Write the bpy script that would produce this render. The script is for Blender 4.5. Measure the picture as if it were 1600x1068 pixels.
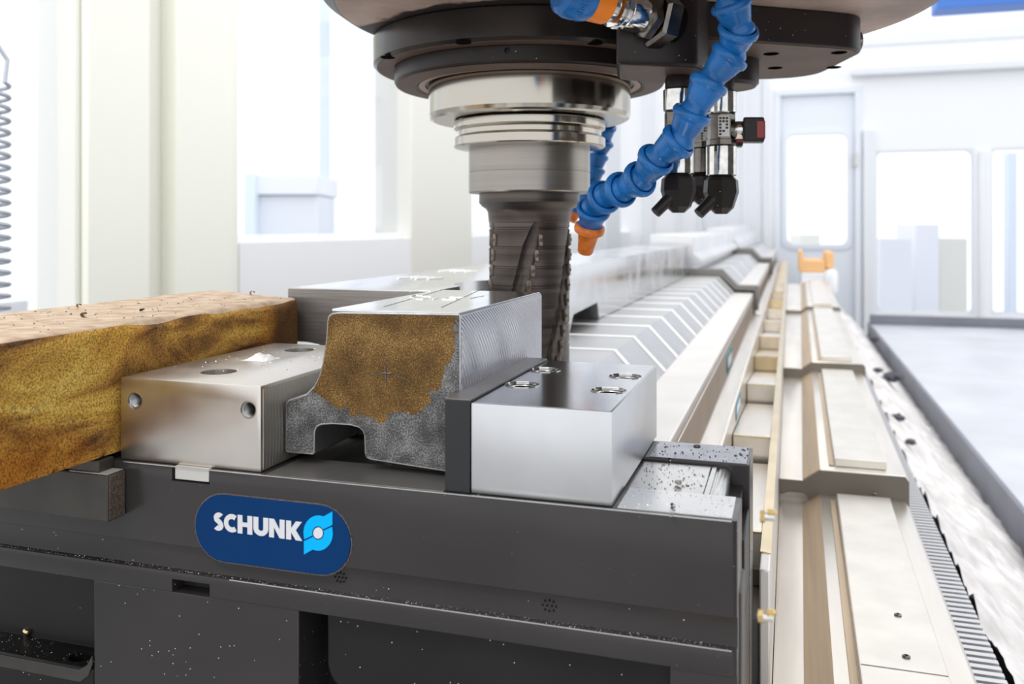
import bpy, bmesh, math, random
from mathutils import Vector, Matrix
random.seed(7)
sc = bpy.context.scene
for o in list(bpy.data.objects):
    bpy.data.objects.remove(o)
COL = sc.collection
PI = math.pi
# ---------------------------------------------------------------- camera, world, lights
CZ = 1.20                       # camera height above the hall floor
FPX, HV, YAW = 1368.0, 355.0, math.radians(17.6)
cs, sn = math.cos(YAW), math.sin(YAW)
cd = bpy.data.cameras.new('camera')
cam = bpy.data.objects.new('camera', cd)
COL.objects.link(cam)
cam.location = (0, 0, CZ)
cam.rotation_euler = (PI/2, 0, YAW)
cd.sensor_width = 36.0
cd.lens = FPX/1600*36.0
cd.shift_y = -(534.0-HV)/1600
cd.clip_start = 0.01
cd.clip_end = 100
cd.dof.use_dof = True
cd.dof.focus_distance = 0.62
cd.dof.aperture_fstop = 9.0
sc.camera = cam

w = bpy.data.worlds.new('hall_daylight')
sc.world = w
w.use_nodes = True
bg = w.node_tree.nodes['Background']
bg.inputs[0].default_value = (0.95, 0.97, 1.0, 1)
bg.inputs[1].default_value = 1.42

def area(name, loc, target, sx, sy, power, col=(1, 1, 1)):
    l = bpy.data.lights.new(name, 'AREA')
    l.shape = 'RECTANGLE'; l.size = sx; l.size_y = sy; l.energy = power; l.color = col
    o = bpy.data.objects.new(name, l); COL.objects.link(o)
    o.location = loc
    o.rotation_euler = (Vector(target)-Vector(loc)).to_track_quat('-Z', 'Y').to_euler()
    return o
area('hall_lamp', (0.9, 2.2, CZ+2.6), (0.0, 2.2, CZ-0.3), 1.2, 4.0, 45, (1, 0.97, 0.93))
area('hall_lamp', (-1.0, -1.2, CZ+2.4), (-0.3, 0.5, CZ-0.2), 1.6, 0.5, 45, (1, 0.97, 0.93))

vs = sc.view_settings
vs.view_transform = 'Standard'
vs.look = 'None'
vs.exposure = 0.0
vs.gamma = 1.0
vs.use_curve_mapping = False

# ---------------------------------------------------------------- helpers
def Wd(r, d, z):
    """a point r to the right and d ahead of the tripod, z above the lens -> world"""
    return Vector((r*cs-d*sn, r*sn+d*cs, z+CZ))
def onD(u, v, d):
    return Wd((u-800)/FPX*d, d, -(v-HV)*d/FPX)
def yX(u, X):
    return X/math.tan(math.atan((u-800)/FPX)-YAW)
def xY(u, Y):
    return Y*math.tan(math.atan((u-800)/FPX)-YAW)

def zpt(u, v, z_):
    d_ = -z_*FPX/(v-HV); p = Wd((u-800)/FPX*d_, d_, z_); return p.x, p.y

ORG = {}
def org(o):
    return ORG.get(o.name, Vector((0, 0, 0))) if o else Vector((0, 0, 0))
def tag(o, label=None, cat=None, group=None, kind=None):
    if label: o['label'] = label
    if cat: o['category'] = cat
    if group: o['group'] = group
    if kind: o['kind'] = kind
    return o
def thing(name, label, cat, loc=(0, 0, 0), group=None):
    o = bpy.data.objects.new(name, None); COL.objects.link(o)
    o.empty_display_size = 0.02
    loc = Vector(loc); o.location = loc; ORG[o.name] = loc
    return tag(o, label, cat, group)
def obj(name, bm, mat, parent=None, smooth=20, world=True):
    """link bm (world coordinates, or the parent's own when world is False) as one mesh object"""
    bmesh.ops.recalc_face_normals(bm, faces=bm.faces)
    me = bpy.data.meshes.new(name)
    bm.to_mesh(me); bm.free()
    if parent is not None and world:
        me.transform(Matrix.Translation(-org(parent)))
    for p in me.polygons: p.use_smooth = True
    me.set_sharp_from_angle(angle=math.radians(smooth))
    if mat: me.materials.append(mat)
    o = bpy.data.objects.new(name, me); COL.objects.link(o)
    if parent is not None:
        o.parent = parent
        ORG[o.name] = org(parent)
    return o
def lone(name, bm, mat, label, cat, group=None, smooth=20):
    """a thing of one mesh, its origin at its base centre"""
    xs = [v.co for v in bm.verts]
    c = Vector((sum(v.x for v in xs)/len(xs), sum(v.y for v in xs)/len(xs), min(v.z for v in xs)))
    bmesh.ops.translate(bm, verts=bm.verts, vec=-c)
    o = obj(name, bm, mat, None, smooth)
    o.location = c; ORG[o.name] = c
    return tag(o, label, cat, group)
def B(): return bmesh.new()
def box(x0, x1, y0, y1, z0, z1, bev=0, seg=2, bm=None, rel=True):
    own = bmesh.new()
    k = CZ if rel else 0
    vs_ = [own.verts.new((x, y, z+k)) for x in (x0, x1) for y in (y0, y1) for z in (z0, z1)]
    for f in ((0, 1, 3, 2), (4, 6, 7, 5), (0, 4, 5, 1), (2, 3, 7, 6), (0, 2, 6, 4), (1, 5, 7, 3)):
        own.faces.new([vs_[i] for i in f])
    if bev: bmesh.ops.bevel(own, geom=own.edges[:], offset=bev, segments=seg, affect='EDGES', profile=0.5)
    return merge(bm, own)
def merge(bm, own):
    if bm is None: return own
    t = bpy.data.meshes.new('t'); own.to_mesh(t); own.free(); bm.from_mesh(t); bpy.data.meshes.remove(t)
    return bm
def prism(poly, axis, a, b, bev=0, seg=2, bm=None, rel=True, vert_bev=0):
    """polygon extruded along an axis. axis 'x': poly is (y,z); 'y': (x,z); 'z': (x,y)"""
    own = bmesh.new(); k = CZ if rel else 0
    def P(p, t):
        if axis == 'x': return (t, p[0], p[1]+k)
        if axis == 'y': return (p[0], t, p[1]+k)
        return (p[0], p[1], t+k)
    A = [own.verts.new(P(p, a)) for p in poly]; Bv = [own.verts.new(P(p, b)) for p in poly]
    own.faces.new(A); own.faces.new(Bv[::-1])
    n = len(poly)
    for i in range(n):
        own.faces.new((A[i], Bv[i], Bv[(i+1) % n], A[(i+1) % n]))
    bmesh.ops.recalc_face_normals(own, faces=own.faces)
    if bev:
        es = [e for e in own.edges if len(e.link_faces) == 2 and e.calc_face_angle(0) > 0.3]
        bmesh.ops.bevel(own, geom=es, offset=bev, segments=seg, affect='EDGES', profile=0.5)
    return merge(bm, own)
def lathe(prof, M=None, seg=64, bm=None, cap=True):
    """profile of (r, h) about local z, placed by matrix M"""
    own = bmesh.new(); rings = []
    for r, h in prof:
        rings.append([own.verts.new((r*math.cos(2*PI*i/seg), r*math.sin(2*PI*i/seg), h)) for i in range(seg)])
    for a, b in zip(rings, rings[1:]):
        for i in range(seg):
            own.faces.new((a[i], a[(i+1) % seg], b[(i+1) % seg], b[i]))
    if cap:
        own.faces.new(rings[0][::-1]); own.faces.new(rings[-1])
    if M is not None: bmesh.ops.transform(own, matrix=M, verts=own.verts)
    return merge(bm, own)
def T(x, y, z): return Matrix.Translation((x, y, z))
def along(p, q, scale=1.0):
    """matrix placing local +z along p->q at p"""
    p = Vector(p); q = Vector(q)
    return Matrix.Translation(p) @ (q-p).to_track_quat('Z', 'Y').to_matrix().to_4x4() @ Matrix.Scale(scale, 4)
def tube(pts, r, seg=8, bm=None, cap=True):
    own = bmesh.new(); pts = [Vector(p) for p in pts]; rings = []
    n = len(pts); up = None
    for i, p in enumerate(pts):
        t = (pts[min(i+1, n-1)]-pts[max(i-1, 0)]).normalized()
        if up is None: up = t.orthogonal().normalized()
        up = (up - t*up.dot(t)).normalized(); sd = t.cross(up)
        rr = r[i] if isinstance(r, (list, tuple)) else r
        rings.append([own.verts.new(p+up*rr*math.cos(2*PI*k/seg)+sd*rr*math.sin(2*PI*k/seg)) for k in range(seg)])
    for a, b in zip(rings, rings[1:]):
        for k in range(seg): own.faces.new((a[k], a[(k+1) % seg], b[(k+1) % seg], b[k]))
    if cap: own.faces.new(rings[0][::-1]); own.faces.new(rings[-1])
    return merge(bm, own)
def cut(o, cutters):
    """subtract each bmesh (world coordinates) from object o"""
    base = org(o)
    tmp = []
    for c in cutters:
        bmesh.ops.recalc_face_normals(c, faces=c.faces)
        me = bpy.data.meshes.new('cutter'); c.to_mesh(me); c.free()
        me.transform(Matrix.Translation(-base) if (o.parent is None and o.location.length > 0) or o.parent else Matrix.Identity(4))
        co = bpy.data.objects.new('cutter', me); COL.objects.link(co)
        if o.parent: co.parent = o.parent
        else: co.location = o.location
        m = o.modifiers.new('cut', 'BOOLEAN'); m.object = co; m.operation = 'DIFFERENCE'; m.solver = 'EXACT'
        tmp.append(co)
    dg = bpy.context.evaluated_depsgraph_get()
    me = bpy.data.meshes.new_from_object(o.evaluated_get(dg))
    o.modifiers.clear()
    old = o.data; o.data = me; me.name = old.name
    for p in me.polygons: p.use_smooth = True
    me.set_sharp_from_angle(angle=math.radians(30))
    for co in tmp:
        m_ = co.data; bpy.data.objects.remove(co); bpy.data.meshes.remove(m_)
def cyl(p, q, r, seg=40, r2=None):
    L = (Vector(q)-Vector(p)).length
    return lathe([(r, 0), (r2 or r, L)], along(p, q), seg)

# ---------------------------------------------------------------- materials
def mat(name, col, rough=0.5, metal=0.0, spec=0.5, var=0.0, vscale=40, bump=0.0, bscale=200, stretch=None, col2=None, detail=6, rvar=0.0, coat=0.0):
    m = bpy.data.materials.new(name); m.use_nodes = True
    nt = m.node_tree; p = nt.nodes['Principled BSDF']; L = nt.links.new
    p.inputs['Base Color'].default_value = (*col, 1)
    p.inputs['Roughness'].default_value = rough
    p.inputs['Metallic'].default_value = metal
    p.inputs['Specular IOR Level'].default_value = spec
    p.inputs['Coat Weight'].default_value = coat
    tc = nt.nodes.new('ShaderNodeTexCoord'); mp = nt.nodes.new('ShaderNodeMapping')
    L(tc.outputs['Object'], mp.inputs['Vector'])
    if stretch: mp.inputs['Scale'].default_value = stretch
    if var or rvar:
        n = nt.nodes.new('ShaderNodeTexNoise'); n.inputs['Scale'].default_value = vscale; n.inputs['Detail'].default_value = detail
        L(mp.outputs[0], n.inputs['Vector'])
        if var:
            rp = nt.nodes.new('ShaderNodeValToRGB')
            c2 = col2 or tuple(c*(1-var) for c in col)
            rp.color_ramp.elements[0].position = 0.35; rp.color_ramp.elements[0].color = (*c2, 1)
            rp.color_ramp.elements[1].position = 0.65; rp.color_ramp.elements[1].color = (*col, 1)
            L(n.outputs['Fac'], rp.inputs['Fac']); L(rp.outputs[0], p.inputs['Base Color'])
        if rvar:
            mr = nt.nodes.new('ShaderNodeMapRange')
            mr.inputs['To Min'].default_value = max(0.03, rough-rvar); mr.inputs['To Max'].default_value = rough+rvar
            mr.inputs['From Min'].default_value = 0.3; mr.inputs['From Max'].default_value = 0.7
            L(n.outputs['Fac'], mr.inputs['Value']); L(mr.outputs[0], p.inputs['Roughness'])
    if bump:
        n2 = nt.nodes.new('ShaderNodeTexNoise'); n2.inputs['Scale'].default_value = bscale; n2.inputs['Detail'].default_value = 4
        L(mp.outputs[0], n2.inputs['Vector'])
        b = nt.nodes.new('ShaderNodeBump'); b.inputs['Strength'].default_value = bump; b.inputs['Distance'].default_value = 0.001
        L(n2.outputs['Fac'], b.inputs['Height']); L(b.outputs[0], p.inputs['Normal'])
    return m
def specks(m, scale=260, amount=0.06, col=(0.75, 0.73, 0.70), rough=0.5):
    """fine bright filings stuck to an oily surface"""
    nt = m.node_tree; p = nt.nodes['Principled BSDF']; L = nt.links.new
    tc = nt.nodes.new('ShaderNodeTexCoord')
    v = nt.nodes.new('ShaderNodeTexVoronoi'); v.inputs['Scale'].default_value = scale; v.feature = 'F1'
    L(tc.outputs['Object'], v.inputs['Vector'])
    c = nt.nodes.new('ShaderNodeSeparateColor'); L(v.outputs['Color'], c.inputs[0])
    gt = nt.nodes.new('ShaderNodeMath'); gt.operation = 'LESS_THAN'; gt.inputs[1].default_value = amount; L(c.outputs[0], gt.inputs[0])
    sz = nt.nodes.new('ShaderNodeMath'); sz.operation = 'MULTIPLY'; sz.inputs[1].default_value = 0.22; L(c.outputs[1], sz.inputs[0])
    lt = nt.nodes.new('ShaderNodeMath'); lt.operation = 'LESS_THAN'; L(v.outputs['Distance'], lt.inputs[0]); L(sz.outputs[0], lt.inputs[1])
    ml = nt.nodes.new('ShaderNodeMath'); ml.operation = 'MULTIPLY'; L(gt.outputs[0], ml.inputs[0]); L(lt.outputs[0], ml.inputs[1])
    mx = nt.nodes.new('ShaderNodeMix'); mx.data_type = 'RGBA'
    src = p.inputs['Base Color'].links[0].from_socket if p.inputs['Base Color'].links else None
    if src: L(src, mx.inputs[6])
    else: mx.inputs[6].default_value = p.inputs['Base Color'].default_value
    mx.inputs[7].default_value = (*col, 1)
    L(ml.outputs[0], mx.inputs[0]); L(mx.outputs[2], p.inputs['Base Color'])
    return m

M = {}
M['black'] = specks(mat('black_oxide_steel', (0.036, 0.0325, 0.0325), 0.24, 0.0, 0.34, var=0.22, vscale=9, bump=0.02, bscale=900), 620, 0.035)
M['black_deep'] = specks(mat('blackened_steel_body', (0.014, 0.0138, 0.014), 0.40, 0.0, 0.22, var=0.3, vscale=12, bump=0.04, bscale=700), 620, 0.03)
M['black_side'] = mat('black_oxide_pad', (0.020, 0.021, 0.023), 0.38, 0.1, 0.35, bump=0.03, bscale=1200)
M['bar'] = mat('dark_mill_scale_steel', (0.055, 0.050, 0.042), 0.42, 0.25, 0.5, var=0.35, vscale=30, bump=0.15, bscale=500)
M['bar_end'] = mat('sawn_steel', (0.20, 0.15, 0.12), 0.6, 0.4, 0.4, var=0.6, vscale=700, bump=0.5, bscale=900)
M['jaw_bright'] = mat('ground_steel', (0.60, 0.605, 0.615), 0.36, 1.0, var=0.05, vscale=40, bump=0.012, bscale=500)
M['jaw_warm'] = mat('warm_reflection_steel', (0.66, 0.62, 0.57), 0.36, 1.0, var=0.07, vscale=30, bump=0.02, bscale=500, rvar=0.05)  # warm tone of what the left jaw reflects, put into its base colour
M['steel'] = mat('steel', (0.62, 0.61, 0.59), 0.26, 1.0, var=0.12, vscale=50, bump=0.05, bscale=400)
M['chrome'] = mat('chrome', (0.72, 0.71, 0.68), 0.12, 1.0, var=0.25, vscale=160, rvar=0.06)
M['dark_chrome'] = mat('oily_chrome', (0.20, 0.18, 0.16), 0.25, 1.0, var=0.3, vscale=120)
M['spindle'] = mat('ground_spindle_steel', (0.45, 0.42, 0.365), 0.15, 1.0, bump=0.006, bscale=4, stretch=(1, 1, 80))
M['holder'] = mat('tool_holder_steel', (0.33, 0.305, 0.27), 0.34, 1.0, var=0.12, vscale=3, stretch=(1, 1, 90))
M['cutter'] = mat('cutter_body_steel', (0.125, 0.105, 0.092), 0.36, 0.7, 0.4, var=0.45, vscale=4, stretch=(1, 1, 40), bump=0.05, bscale=60)
M['insert'] = mat('coated_carbide', (0.10, 0.085, 0.075), 0.35, 0.6)
M['insert_gold'] = mat('worn_carbide', (0.20, 0.165, 0.13), 0.3, 0.8)
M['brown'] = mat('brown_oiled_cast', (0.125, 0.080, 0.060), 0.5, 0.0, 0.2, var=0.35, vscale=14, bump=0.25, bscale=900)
M['brown_dark'] = specks(mat('dark_oily_metal', (0.024, 0.018, 0.0165), 0.38, 0.0, 0.28, var=0.35, vscale=18, bump=0.1, bscale=500), 420, 0.07, (0.5, 0.45, 0.42))
M['ring_grey'] = mat('oily_grey_ring', (0.055, 0.048, 0.044), 0.24, 0.6, 0.3, var=0.6, vscale=9, bump=0.05, bscale=400)
M['seal'] = mat('tan_seal', (0.36, 0.24, 0.18), 0.45, 0.2)
M['head_paint'] = mat('grey_textured_paint', (0.16, 0.17, 0.19), 0.5, 0.0, 0.4, bump=0.6, bscale=900)
M['blue'] = mat('blue_plastic', (0.012, 0.165, 0.50), 0.28, 0.0, 0.40, var=0.35, vscale=60, bump=0.05, bscale=500, rvar=0.08)
M['orange'] = mat('orange_plastic', (0.80, 0.20, 0.02), 0.42, 0.0, 0.5, var=0.35, vscale=160, bump=0.1, bscale=600)
M['red'] = mat('red_label', (0.30, 0.035, 0.035), 0.45)
M['label_white'] = mat('white_print', (0.75, 0.74, 0.70), 0.5)
M['ink'] = mat('black_print', (0.02, 0.02, 0.02), 0.5)
M['hole'] = mat('dark_hole', (0.008, 0.007, 0.007), 0.9, 0.0, 0.0)
M['navy'] = mat('navy_enamel', (0.0, 0.030, 0.118), 0.45, 0.0, 0.10)
M['cyan'] = mat('cyan_print', (0.0, 0.40, 0.85), 0.5, 0.0, 0.1)
M['white_print'] = mat('white_lettering', (0.62, 0.62, 0.65), 0.5, 0.0, 0.1)
M['chalk'] = mat('white_chalk', (0.93, 0.93, 0.92), 0.9, 0.0, 0.1)
M['gold'] = mat('brass_coloured_steel', (0.74, 0.60, 0.38), 0.25, 1.0, var=0.15, vscale=20)
M['brass'] = mat('brass', (0.70, 0.50, 0.20), 0.25, 1.0)
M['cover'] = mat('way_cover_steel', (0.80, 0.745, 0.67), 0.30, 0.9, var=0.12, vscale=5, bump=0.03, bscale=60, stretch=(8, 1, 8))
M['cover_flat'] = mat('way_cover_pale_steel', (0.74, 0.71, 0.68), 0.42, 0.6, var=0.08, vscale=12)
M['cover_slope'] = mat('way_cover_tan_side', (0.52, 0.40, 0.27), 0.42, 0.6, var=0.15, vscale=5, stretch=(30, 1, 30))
M['strip'] = mat('guide_strip_steel', (0.75, 0.71, 0.645), 0.32, 0.9, var=0.10, vscale=26, bump=0.05, bscale=30)
M['pole'] = mat('chuck_pole_steel', (0.53, 0.53, 0.53), 0.34, 1.0, var=0.08, vscale=10)
M['filler'] = mat('pole_filler_strip', (0.95, 0.94, 0.90), 0.4, 0.0)
M['pinkish'] = mat('fixture_side_steel', (0.72, 0.64, 0.58), 0.35, 0.9, var=0.1, vscale=10)
M['endplate'] = mat('grey_end_plate', (0.22, 0.21, 0.195), 0.45, 0.4)
M['work'] = mat('milled_workpiece_steel', (0.66, 0.66, 0.66), 0.22, 1.0, var=0.18, vscale=14, bump=0.05, bscale=80, rvar=0.08)
M['work_front'] = mat('sawn_workpiece_end', (0.36, 0.34, 0.325), 0.4, 0.85, var=0.25, vscale=60, stretch=(0.2, 0.2, 8), bump=0.15, bscale=300)
M['swarf'] = mat('pale_swarf', (0.80, 0.78, 0.77), 0.75, 0.0, 0.3, var=0.35, vscale=22, col2=(0.58, 0.55, 0.54), bump=0.6, bscale=150)
M['swarf_dark'] = mat('dark_swarf', (0.05, 0.05, 0.07), 0.6)
M['trough'] = mat('galvanised_sheet', (0.66, 0.67, 0.71), 0.42, 0.5, var=0.12, vscale=5, rvar=0.06)
M['trough_side'] = mat('grey_sheet_edge', (0.20, 0.21, 0.25), 0.5, 0.2, var=0.15, vscale=6)
M['rack'] = mat('rack_teeth', (0.60, 0.60, 0.61), 0.4, 0.8)
M['wall'] = mat('white_wall', (0.90, 0.91, 0.93), 0.6)
M['wall_grey'] = mat('pale_grey_panel', (0.80, 0.82, 0.86), 0.6)
M['door'] = mat('pale_blue_grey_door', (0.80, 0.84, 0.90), 0.5)
M['cream'] = mat('cream_paint', (0.92, 0.92, 0.83), 0.6)
M['cream_dark'] = mat('beige_paint', (0.82, 0.81, 0.74), 0.6)
M['washed_blue'] = mat('washed_out_blue', (0.80, 0.87, 0.96), 0.6)  # blue washed out: overexposure put into the base colour
M['blue_strong'] = mat('blue_stripe_paint', (0.06, 0.20, 0.62), 0.5)
M['concrete'] = mat('concrete_floor', (0.45, 0.45, 0.45), 0.6, var=0.15, vscale=4)
M['white_case'] = mat('white_case', (0.86, 0.87, 0.90), 0.4)
M['orange_bin'] = mat('faded_orange_plastic', (0.85, 0.50, 0.22), 0.5)
M['cable'] = mat('grey_cable', (0.42, 0.45, 0.50), 0.45)
M['key'] = mat('matte_key_steel', (0.60, 0.59, 0.56), 0.55, 0.6)
M['thread'] = mat('thread_steel', (0.34, 0.33, 0.32), 0.28, 1.0)
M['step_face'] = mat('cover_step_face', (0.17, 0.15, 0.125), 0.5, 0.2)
M['reflected_dark'] = mat('unseen_wall_dark', (0.05, 0.042, 0.038), 0.5)  # only for the unseen wall that darkens reflections
M['pale_far'] = mat('washed_out_hall', (0.90, 0.91, 0.94), 0.6)  # near white: overexposed hall light put into the base colour
M['plate_muted'] = mat('muted_blue_plate', (0.10, 0.27, 0.35), 0.5)
M['work_far'] = mat('far_workpiece_steel', (0.74, 0.74, 0.76), 0.42, 0.7, var=0.12, vscale=6)
M['orange_bright'] = mat('bright_orange_plastic', (0.98, 0.25, 0.012), 0.4, 0.0, 0.4, var=0.12, vscale=90)
M['shaving'] = mat('bright_shavings', (0.80, 0.78, 0.74), 0.35, 0.8)
M['shaving_dark'] = mat('dark_shavings', (0.10, 0.09, 0.08), 0.45, 0.6)
M['chip_brown'] = mat('rusty_chip', (0.30, 0.17, 0.06), 0.5, 0.3)

# glass: thin, clear, reflecting a little
g = bpy.data.materials.new('window_glass'); g.use_nodes = True
nt = g.node_tree; nt.nodes.clear()
out = nt.nodes.new('ShaderNodeOutputMaterial'); tr = nt.nodes.new('ShaderNodeBsdfTransparent'); gl = nt.nodes.new('ShaderNodeBsdfGlossy')
gl.inputs['Roughness'].default_value = 0.05; tr.inputs[0].default_value = (0.97, 0.98, 1, 1)
fr = nt.nodes.new('ShaderNodeMath'); fr.operation = 'MULTIPLY'; fr.inputs[1].default_value = 0.25
lw = nt.nodes.new('ShaderNodeLayerWeight'); lw.inputs[0].default_value = 0.12; nt.links.new(lw.outputs['Fresnel'], fr.inputs[0])
mx = nt.nodes.new('ShaderNodeMixShader')
nt.links.new(fr.outputs[0], mx.inputs[0]); nt.links.new(tr.outputs[0], mx.inputs[1]); nt.links.new(gl.outputs[0], mx.inputs[2]); nt.links.new(mx.outputs[0], out.inputs[0])
M['glass'] = g

def milled(name, col, rough, R0, w0, feed, strength, along_='Y', across='Z'):
    """steel with the arcs a face mill leaves: one arc of radius R0 repeated every feed"""
    m = mat(name, col, rough, 1.0, var=0.08, vscale=30)
    nt = m.node_tree; p = nt.nodes['Principled BSDF']; L = nt.links.new
    tc = nt.nodes.new('ShaderNodeTexCoord')
    sp = nt.nodes.new('ShaderNodeSeparateXYZ'); L(tc.outputs['Object'], sp.inputs[0])
    def mt(op, a, b=None):
        n = nt.nodes.new('ShaderNodeMath'); n.operation = op
        for i, x in enumerate((a, b)):
            if x is None: continue
            if isinstance(x, (int, float)): n.inputs[i].default_value = x
            else: L(x, n.inputs[i])
        return n.outputs[0]
    dw = mt('SUBTRACT', sp.outputs[across], w0)
    arc_ = mt('SQRT', mt('MAXIMUM', mt('SUBTRACT', R0*R0, mt('MULTIPLY', dw, dw)), 0.0))
    ph = mt('MULTIPLY', mt('SUBTRACT', sp.outputs[along_], arc_), 2*PI/feed)
    b = nt.nodes.new('ShaderNodeBump'); b.inputs['Strength'].default_value = strength; b.inputs['Distance'].default_value = 0.0004
    L(mt('SINE', ph), b.inputs['Height']); L(b.outputs[0], p.inputs['Normal'])
    return m

# rust on the forged rail end: brown scale above a jagged border, grey sheared steel below and down the right edge
def rail_end_material():
    m = mat('rusted_rail_end', (0.20, 0.115, 0.035), 0.55, 0.0, 0.2)
    nt = m.node_tree; p = nt.nodes['Principled BSDF']; L = nt.links.new; N = nt.nodes.new
    tc = N('ShaderNodeTexCoord'); sp = N('ShaderNodeSeparateXYZ'); L(tc.outputs['Object'], sp.inputs[0])
    def noise(scale, det=6):
        n = N('ShaderNodeTexNoise'); n.inputs['Scale'].default_value = scale; n.inputs['Detail'].default_value = det; L(tc.outputs['Object'], n.inputs['Vector']); return n.outputs['Fac']
    def math_(op, a, b=None):
        n = N('ShaderNodeMath'); n.operation = op
        for i, x in enumerate((a, b)):
            if x is None: continue
            if isinstance(x, (int, float)): n.inputs[i].default_value = x
            else: L(x, n.inputs[i])
        return n.outputs[0]
    def ramp(f, stops):
        r = N('ShaderNodeValToRGB'); e = r.color_ramp.elements
        e[0].position, e[0].color = stops[0][0], (*stops[0][1], 1); e[1].position, e[1].color = stops[-1][0], (*stops[-1][1], 1)
        for s in stops[1:-1]:
            x = e.new(s[0]); x.color = (*s[1], 1)
        L(f, r.inputs['Fac']); return r.outputs[0]
    rust = ramp(math_('ADD', math_('MULTIPLY', noise(1300, 3), 0.65), math_('MULTIPLY', noise(45, 5), 0.35)), [(0.34, (0.020, 0.012, 0.005)), (0.45, (0.090, 0.046, 0.012)), (0.54, (0.150, 0.080, 0.020)), (0.68, (0.40, 0.26, 0.10))])
    grey = ramp(math_('ADD', math_('MULTIPLY', noise(1100, 4), 0.6), math_('MULTIPLY', noise(70, 6), 0.4)), [(0.37, (0.022, 0.022, 0.023)), (0.5, (0.085, 0.083, 0.082)), (0.64, (0.27, 0.265, 0.26))])
    # border height in object z (origin at the rail's base): about 0.035 above the foot, falling to the left
    wob = math_('MULTIPLY', math_('SUBTRACT', noise(55, 4), 0.5), 0.022)
    n2 = N('ShaderNodeTexVoronoi'); n2.inputs['Scale'].default_value = 150; n2.distance = 'MANHATTAN'; L(tc.outputs['Object'], n2.inputs['Vector'])
    stp = math_('MULTIPLY', n2.outputs['Distance'], 0.006)
    sag = math_('MULTIPLY', math_('MULTIPLY', sp.outputs['X'], sp.outputs['X']), -9.0)
    low = math_('LESS_THAN', math_('ADD', math_('ADD', math_('ADD', sp.outputs['Z'], wob), stp), sag), 0.031)
    bulge = math_('MULTIPLY', math_('MAXIMUM', math_('SUBTRACT', 0.070, sp.outputs['Z']), 0.0), 0.42)
    edge = math_('GREATER_THAN', math_('ADD', math_('ADD', sp.outputs['X'], math_('MULTIPLY', math_('SUBTRACT', noise(90, 4), 0.5), 0.010)), bulge), 0.0532)
    mask = math_('MAXIMUM', low, edge)
    mx = N('ShaderNodeMix'); mx.data_type = 'RGBA'; L(mask, mx.inputs[0]); L(rust, mx.inputs[6]); L(grey, mx.inputs[7])
    L(mx.outputs[2], p.inputs['Base Color'])
    b = N('ShaderNodeBump'); b.inputs['Strength'].default_value = 0.5; b.inputs['Distance'].default_value = 0.0008
    L(math_('ADD', noise(900, 3), math_('MULTIPLY', mask, -0.9)), b.inputs['Height']); L(b.outputs[0], p.inputs['Normal'])
    return m
M['rail_end'] = rail_end_material()
M['rail_side'] = milled('milled_rail_side', (0.46, 0.47, 0.52), 0.25, 0.082, 0.016, 0.0046, 0.9)
M['rail_top'] = mat('ground_rail_top', (0.74, 0.745, 0.76), 0.16, 1.0, var=0.15, vscale=14, stretch=(4, 0.6, 1), bump=0.03, bscale=60)
M['rail_skin'] = mat('rail_web_steel', (0.45, 0.45, 0.45), 0.35, 0.9, var=0.2, vscale=60, bump=0.2, bscale=500)
M['jaw_top'] = milled('face_milled_steel', (0.60, 0.605, 0.62), 0.17, 0.13, 0.0, 0.0024, 0.06, 'Y', 'X')
M['jaw_grip'] = milled('coarse_milled_steel', (0.66, 0.63, 0.57), 0.45, 0.12, 0.02, 0.0034, 0.35)

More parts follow.
